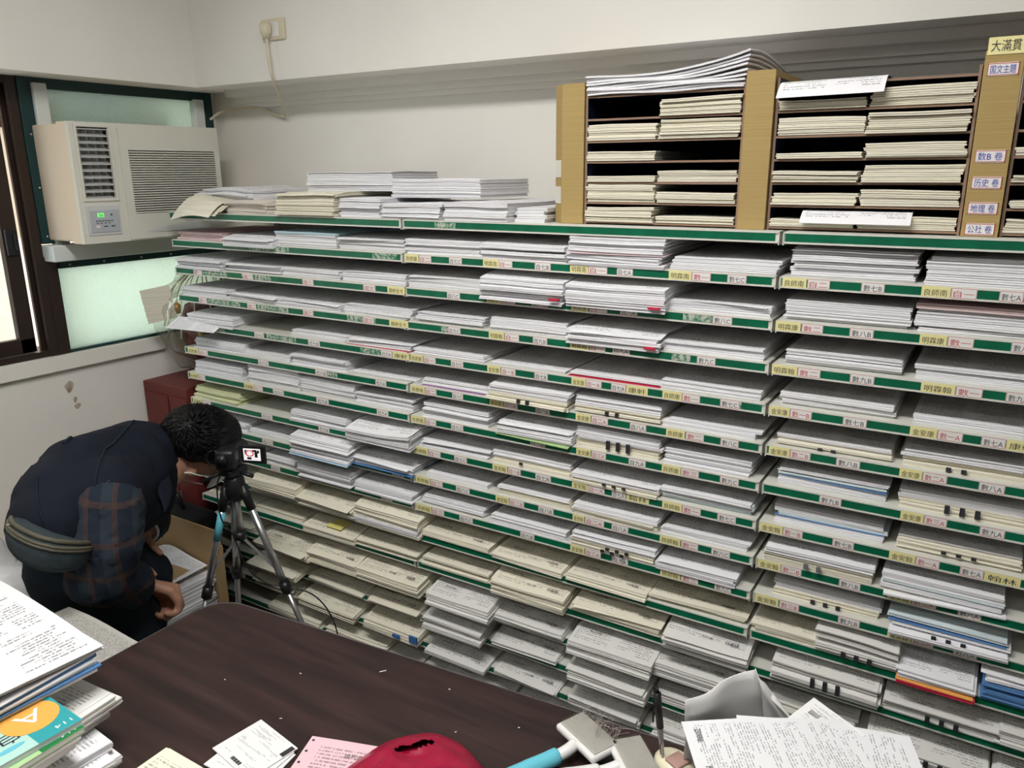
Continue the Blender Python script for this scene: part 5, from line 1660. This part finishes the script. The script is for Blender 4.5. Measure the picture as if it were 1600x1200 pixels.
tb2 = booklet(TZ+.1268, .270, -1.055, R(-2), 'mint and teal school booklet with orange circle in left pile', 'mint_print', 'teal_print',
              [('114', -.012, -.018, .022, .010, 'white_print'), ('自', -.042, -.074, .022, .026, 'ink_black'), ('然', -.042, -.104, .024, .026, 'ink_black')])
m = MB(); m.prism([(-.062+.036*math.cos(a/28*6.2832), -.038+.036*math.sin(a/28*6.2832)) for a in range(28)], .0079, .0084); m.build('orange_disc', 'orange_print', tb2)
m = MB(); add_text(m, 'A', Matrix.Translation((-.060, -.038, .0087)) @ Matrix.Rotation(R(-90), 4, 'Z'), .034, .040, 0); m.build('disc_letter', 'white_print', tb2)
m = MB(); m.prism([(-.020+.0045*math.cos(a), -.082+.018*math.sin(a)) for a in [k/20*6.2832 for k in range(20)]], .0079, .0082); m.build('title_band', 'light_blue', tb2)
zt = TZ+.1355
for q, (c_, hh) in enumerate((('w', .006), ('blue', .004), ('cyan', .005), ('w', .004), ('blue', .006), ('w', .003))):
    t = empty('paper_folder', (.188-.002*q+.004*(q % 2), -.982+.003*((q*2) % 3), zt), R(-3+1.2*q), f'{ORD[q]} {"white" if c_=="w" else "blue" if c_=="blue" else "pale blue"} sheet bundle from below, under the printed sheets in left pile', 'paper folder', 'blue and white bundles in the left pile')
    MB().bbox(-.32, 0, -.24, 0, 0, hh-.0006, .001).build('sheets', 'edge_'+c_, t)
    zt += hh
def pilesheet(k, rz, x1, y1, w, d, label, z, droop):
    ca, sa = math.cos(rz), math.sin(rz)
    def fn(a, b):
        x = -w*(1-a); y = -d*(1-b)
        e = max(0, (a-.55)/.45)**2*max(0, (b-.3)/.7)
        return (x1+ca*x-sa*y, y1+sa*x+ca*y, z-droop*e+.004*math.sin(a*4+k))
    return loose_sheet('printed_sheet', fn, 10, 8, 'print_big', label, 3, 'printed sheets on top of the left pile', t=.0012)
pilesheet(0, R(-6), .176, -1.000, .297, .23, 'lower printed sheet peeking out under the topmost one in left pile', zt+.006, .004)
pilesheet(1, R(-2), .184, -.966, .320, .24, 'middle printed sheet near the top of left pile', zt+.012, .008)
pilesheet(2, R(0), .188, -.968, .340, .25, 'topmost printed sheet with wavy edge on left pile', zt+.018, .010)
# ---- cream sheets, cards, pink form
paper_stack('paper_stack', (.382, -1.245, TZ), .205, .012, 'c', 611, 'low stack of cream sheets at the bottom edge of table', PG, d=.300, nb=2, rz=R(1), loose=1)
CG = 'cards on the table'
for q, (x, y, a, z) in enumerate(((.400, -.895, 8, 0), (.392, -.890, 2, .0024), (.385, -.873, -9, .0048))):
    t = empty('card', (x, y, TZ+z), R(a), ('lowest', 'middle', 'top')[q]+' white printed card in the small stack of cards', 'card', CG)
    o = MB().bbox(-.050, .050, -.042, .042, 0, .0022, .0006).build('card_stock', 'print_card', t); uv_xy(o, -.05, .05, -.042, .042)
    if q == 2:
        m = MB()
        for k in range(12): m.box(-.010+k*.002, -.0090+k*.002+(.0006 if k % 3 else 0), -.036, -.030, .0023, .0026)
        m.build('barcode', 'ink_black', t)
        MB().box(.040, .049, .016, .038, .0023, .0026).build('black_strip', 'ink_black', t)
pf = loose_sheet('pink_form', lambda a, b: (.435+.24*a*.948+.28*(1-b)*.319, -.804+.24*a*.319-.28*(1-b)*.948, TZ+.0008+.0006*math.sin(a*5)), 8, 8, 'print_pink', 'pink perforated form partly under the red bag', 0, cat='form')
ho = MB()
for k in range(12):
    b = .97-k*.085; x = .435+.24*.025*.948+.28*(1-b)*.319; y = -.804+.24*.025*.319-.28*(1-b)*.948
    ho.cyl((x, y, TZ+.0012), (x, y, TZ+.0017), .0022, n=10)
ho.build('punch_holes', 'ink_black', pf)['kind'] = 'stuff'
m = MB(); add_text(m, '用戶使用瓦斯安全須知', Matrix.Translation((.556, -.795, TZ+.0024)) @ Matrix.Rotation(R(18.6), 4, 'Z'), .10, .008, 0); m.build('form_title', 'ink_grey', pf)
# ---- red plastic bag
rbg = empty('red_plastic_bag', (.670, -.870, TZ+.003), label='crumpled red plastic carrier bag with handle hole on table', cat='plastic bag')
def bagf(rho, th):
    c_, s_ = math.cos(th), math.sin(th)
    # outline: pointed towards the handle (up-left), broad towards the viewer
    rad = .120+.055*max(0, math.cos(th-R(112)))**5+.03*max(0, math.cos(th-R(40)))**6+.03*max(0, math.cos(th+R(50)))**2+.02*max(0, math.cos(th-R(180)))**2
    x, y = rho*rad*c_, rho*rad*s_
    n = noise.noise((x*16, y*16, 3.1))*.6+noise.noise((x*42, y*42, 1))*.25+.3*abs(noise.noise((x*24+5, y*24, 9)))
    z = .046*(1-rho**2.6)**.7*(1+.5*n)+.010*n*(1-rho)
    return (x, y, max(z, .0012*(1-rho)+.0002))
bm = bmesh.new()
NR, NT_ = 44, 120
rows = []
for i in range(NR+1):
    rows.append([bm.verts.new(bagf(max(i/NR, .001), k/NT_*2*math.pi)) for k in range(NT_)])
hc = V((-.058, .098)); hd_ = V((.55, .83)).normalized()
def inhole(p):
    q = V((p.x, p.y))-hc; a = q.dot(hd_)/.032; b = q.dot(V((-hd_.y, hd_.x)))/.0095
    return a*a+b*b < 1
for i in range(NR):
    for k in range(NT_):
        vs = [rows[i][k], rows[i][(k+1) % NT_], rows[i+1][(k+1) % NT_], rows[i+1][k]]
        c = sum((v.co for v in vs), V())/4
        if not inhole(c): bm.faces.new(vs[::-1])
bot = [bm.verts.new((v.co.x, v.co.y, 0)) for v in rows[NR]]
bm.faces.new(bot)
for k in range(NT_): bm.faces.new((rows[NR][k], rows[NR][(k+1) % NT_], bot[(k+1) % NT_], bot[k]))
bmesh.ops.recalc_face_normals(bm, faces=bm.faces[:])
MB().bm(bm).build('bag_body', 'red_plastic', rbg, True)
m = MB(); m.grid(lambda a, b: (lambda q: (q[0]*.9, q[1]*.9, q[2]*.72))(bagf(max(b, .001)*.97, a*2*math.pi)), 60, 14); m.build('bag_lining', 'red_plastic', rbg, True)
# ---- grooming brushes
def brush(loc, rz, label, handle_m, handle=True, fur=False):
    t = empty('slicker_brush', loc, R(rz), label, 'brush', 'grooming brushes on the table')
    m = MB(); m.bbox(-.045, .045, -.027, .027, .020, .032, .004); m.build('head_plate', 'brush_white', t, True)
    m = MB(); m.bbox(-.041, .041, -.020, .024, .0318, .0335, .0006); m.build('pad', 'pad_grey', t)
    br = MB()
    for i in range(26):
        for j in range(15):
            x = -.039+i*.078/25; y = -.018+j*.040/14
            br.add([(x-.0003, y, .0335), (x+.0003, y, .0335), (x, y+.0003, .0335), (x, y+.002, .0415)], [(0, 1, 3), (1, 2, 3), (2, 0, 3)])
    o = br.build('bristles', 'bristle', t); o['kind'] = 'stuff'
    MB().tube(bez([(0, -.022, .024), (0, -.040, .020), (-.004, -.058, .014)], 5), [.009]*11, 10).build('neck', 'brush_white', t, True)
    MB().tube(bez([(-.004, -.052, .015), (-.006, -.075, .0135), (-.010, -.11, .0125), (-.014, -.145, .011), (-.015, -.152, .011)], 5), [.011]+[.0125]*9+[.012]*5+[.0115]*5+[.004], 14).build('handle', handle_m, t, True)
    if fur:
        f = MB()
        for k in range(60):
            x, y = rg.uniform(-.04, .04), rg.uniform(.0, .025)
            f.tube(bez([(x, y, .036), (x+rg.uniform(-.01, .01), y+rg.uniform(0, .012), .048), (x+rg.uniform(-.02, .02), y+rg.uniform(0, .02), .050+rg.uniform(0, .012))], 3), .00018, 3)
        o = f.build('loose_fur', 'pad_grey', t); o['kind'] = 'stuff'
    return t
brush((.816, -.612, TZ), -25, 'white slicker brush with light blue handle on table', 'light_blue', fur=True)
brush((.897, -.622, TZ), -45, 'second white slicker brush beside the pen', 'brush_white')
# ---- cream case, pen
cs = empty('soap_case', (.945, -.588, TZ), R(-25), 'cream oval plastic case with pink lid near the pen', 'case')
m = MB(); m.ell((0, 0, .016), (.034, .026, .016), 20); m.build('case_body', 'cream_plastic', cs, True)
m = MB(); m.bbox(-.006, .020, -.016, .012, .026, .0325, .002); m.build('pink_insert', 'pink_plastic', cs)
pe = empty('pen', (.928, -.596, TZ+.033), label='black ballpoint pen standing upright over the cream case', cat='pen')
ptop = V((.918, -.604, .885))-V(pe.location)
MB().tube([(0, 0, 0), ptop*.45], [.0030, .0046], 10).build('pen_barrel', 'metal_grey', pe, True)
MB().tube([ptop*.42, ptop*.94], .0052, 10).build('pen_grip', 'black_plastic', pe, True)
MB().tube([ptop*.94, ptop*1.02], .0028, 8).build('pen_button', 'black_plastic', pe, True)
M = Matrix.Translation(ptop*.75)
MB().box(-.0075, -.0055, -.0015, .0015, -.03, .03, 0, M).build('pen_clip', 'black_plastic', pe)
# ---- white paper bag with test papers
pbg = empty('paper_bag', (.99, -.57, TZ), label='open white paper bag behind the test papers on table', cat='paper bag')
PO = V(pbg.location)
def panel(A, B, A2, B2, name):
    A, B, A2, B2 = map(V, (A, B, A2, B2))
    n_ = (B-A).cross(A2-A).normalized()
    m = MB(); sheet_thick(m, lambda a, b: A.lerp(B, a).lerp(A2.lerp(B2, a), b)+n_*(.007*noise.noise((a*3, b*3, 2))+.004*math.sin(a*7)*b)-PO, 14, 10, .0012)
    m.build(name, 'bag_paper', pbg, True)
panel((.958, -.585, .741), (1.060, -.490, .741), (.962, -.612, .888), (1.030, -.515, .905), 'back_panel')
panel((1.060, -.490, .741), (1.20, -.485, .741), (1.030, -.515, .905), (1.055, -.508, .86), 'side_panel')
ts = paper_stack('paper_stack', (1.2255, -.818, TZ), .215, .108, 'w', 621, 'thick stack of test papers in front of the white paper bag', PG, d=.297, nb=7, rz=R(29), jit=2.0, loose=0)
ca, sa = math.cos(R(29)), math.sin(R(29))
def tsheet(k, dx, dy, dr, label, z, m_):
    c2, s2 = math.cos(R(29+dr)), math.sin(R(29+dr))
    def fn(a, b):
        x = (a-.5)*.225; y = b*.30
        bump_ = .010*math.sin(a*3.1)*max(0, b-.5)
        return (1.2155+dx+c2*x-s2*y, -.806+dy+s2*x+c2*y, TZ+.110+z+bump_)
    return loose_sheet('test_paper', fn, 10, 8, m_, label, 1, 'loose test papers on the stack', t=.0010)
tsheet(0, .012, .004, -9, 'lower test sheet turned to the right on the test stack', .001, 'print_list')
t1 = tsheet(1, -.002, -.004, 3, 'upper test sheet printed in columns on the test stack', .004, 'print_list')
m = MB()
for (s, a, b, w, h) in (('英語', .075, .55, .042, .015), ('科', .075, .70, .010, .010), ('0002', .075, .90, .024, .010)):
    c2, s2 = math.cos(R(32)), math.sin(R(32)); x = (a-.5)*.225; y = b*.30
    P = V((1.2135+c2*x-s2*y, -.810+s2*x+c2*y, TZ+.1165+.010*math.sin(a*3.1)*max(0, b-.5)))
    add_text(m, s, Matrix.Translation(P) @ Matrix.Rotation(R(32+90), 4, 'Z'), w, h, 0)
m.build('test_heading', 'ink_black', t1)
bs = loose_sheet('address_slip', lambda a, b: (1.075+.075*a+.03*b, -.525-.045*a+.055*b, TZ+.100+.016*b), 3, 3, 'print_card', 'white slip with barcode sticking out behind the test papers', 0)
m = MB()
for k in range(10): m.box(-.008+k*.0017, -.0072+k*.0017, -.004, .004, 0, .0004, 0, Matrix.Translation((1.112, -.500, TZ+.1105)) @ Matrix.Rotation(R(-30), 4, 'Z') @ Matrix.Rotation(R(12), 4, 'X'))
m.build('barcode', 'ink_black', bs)
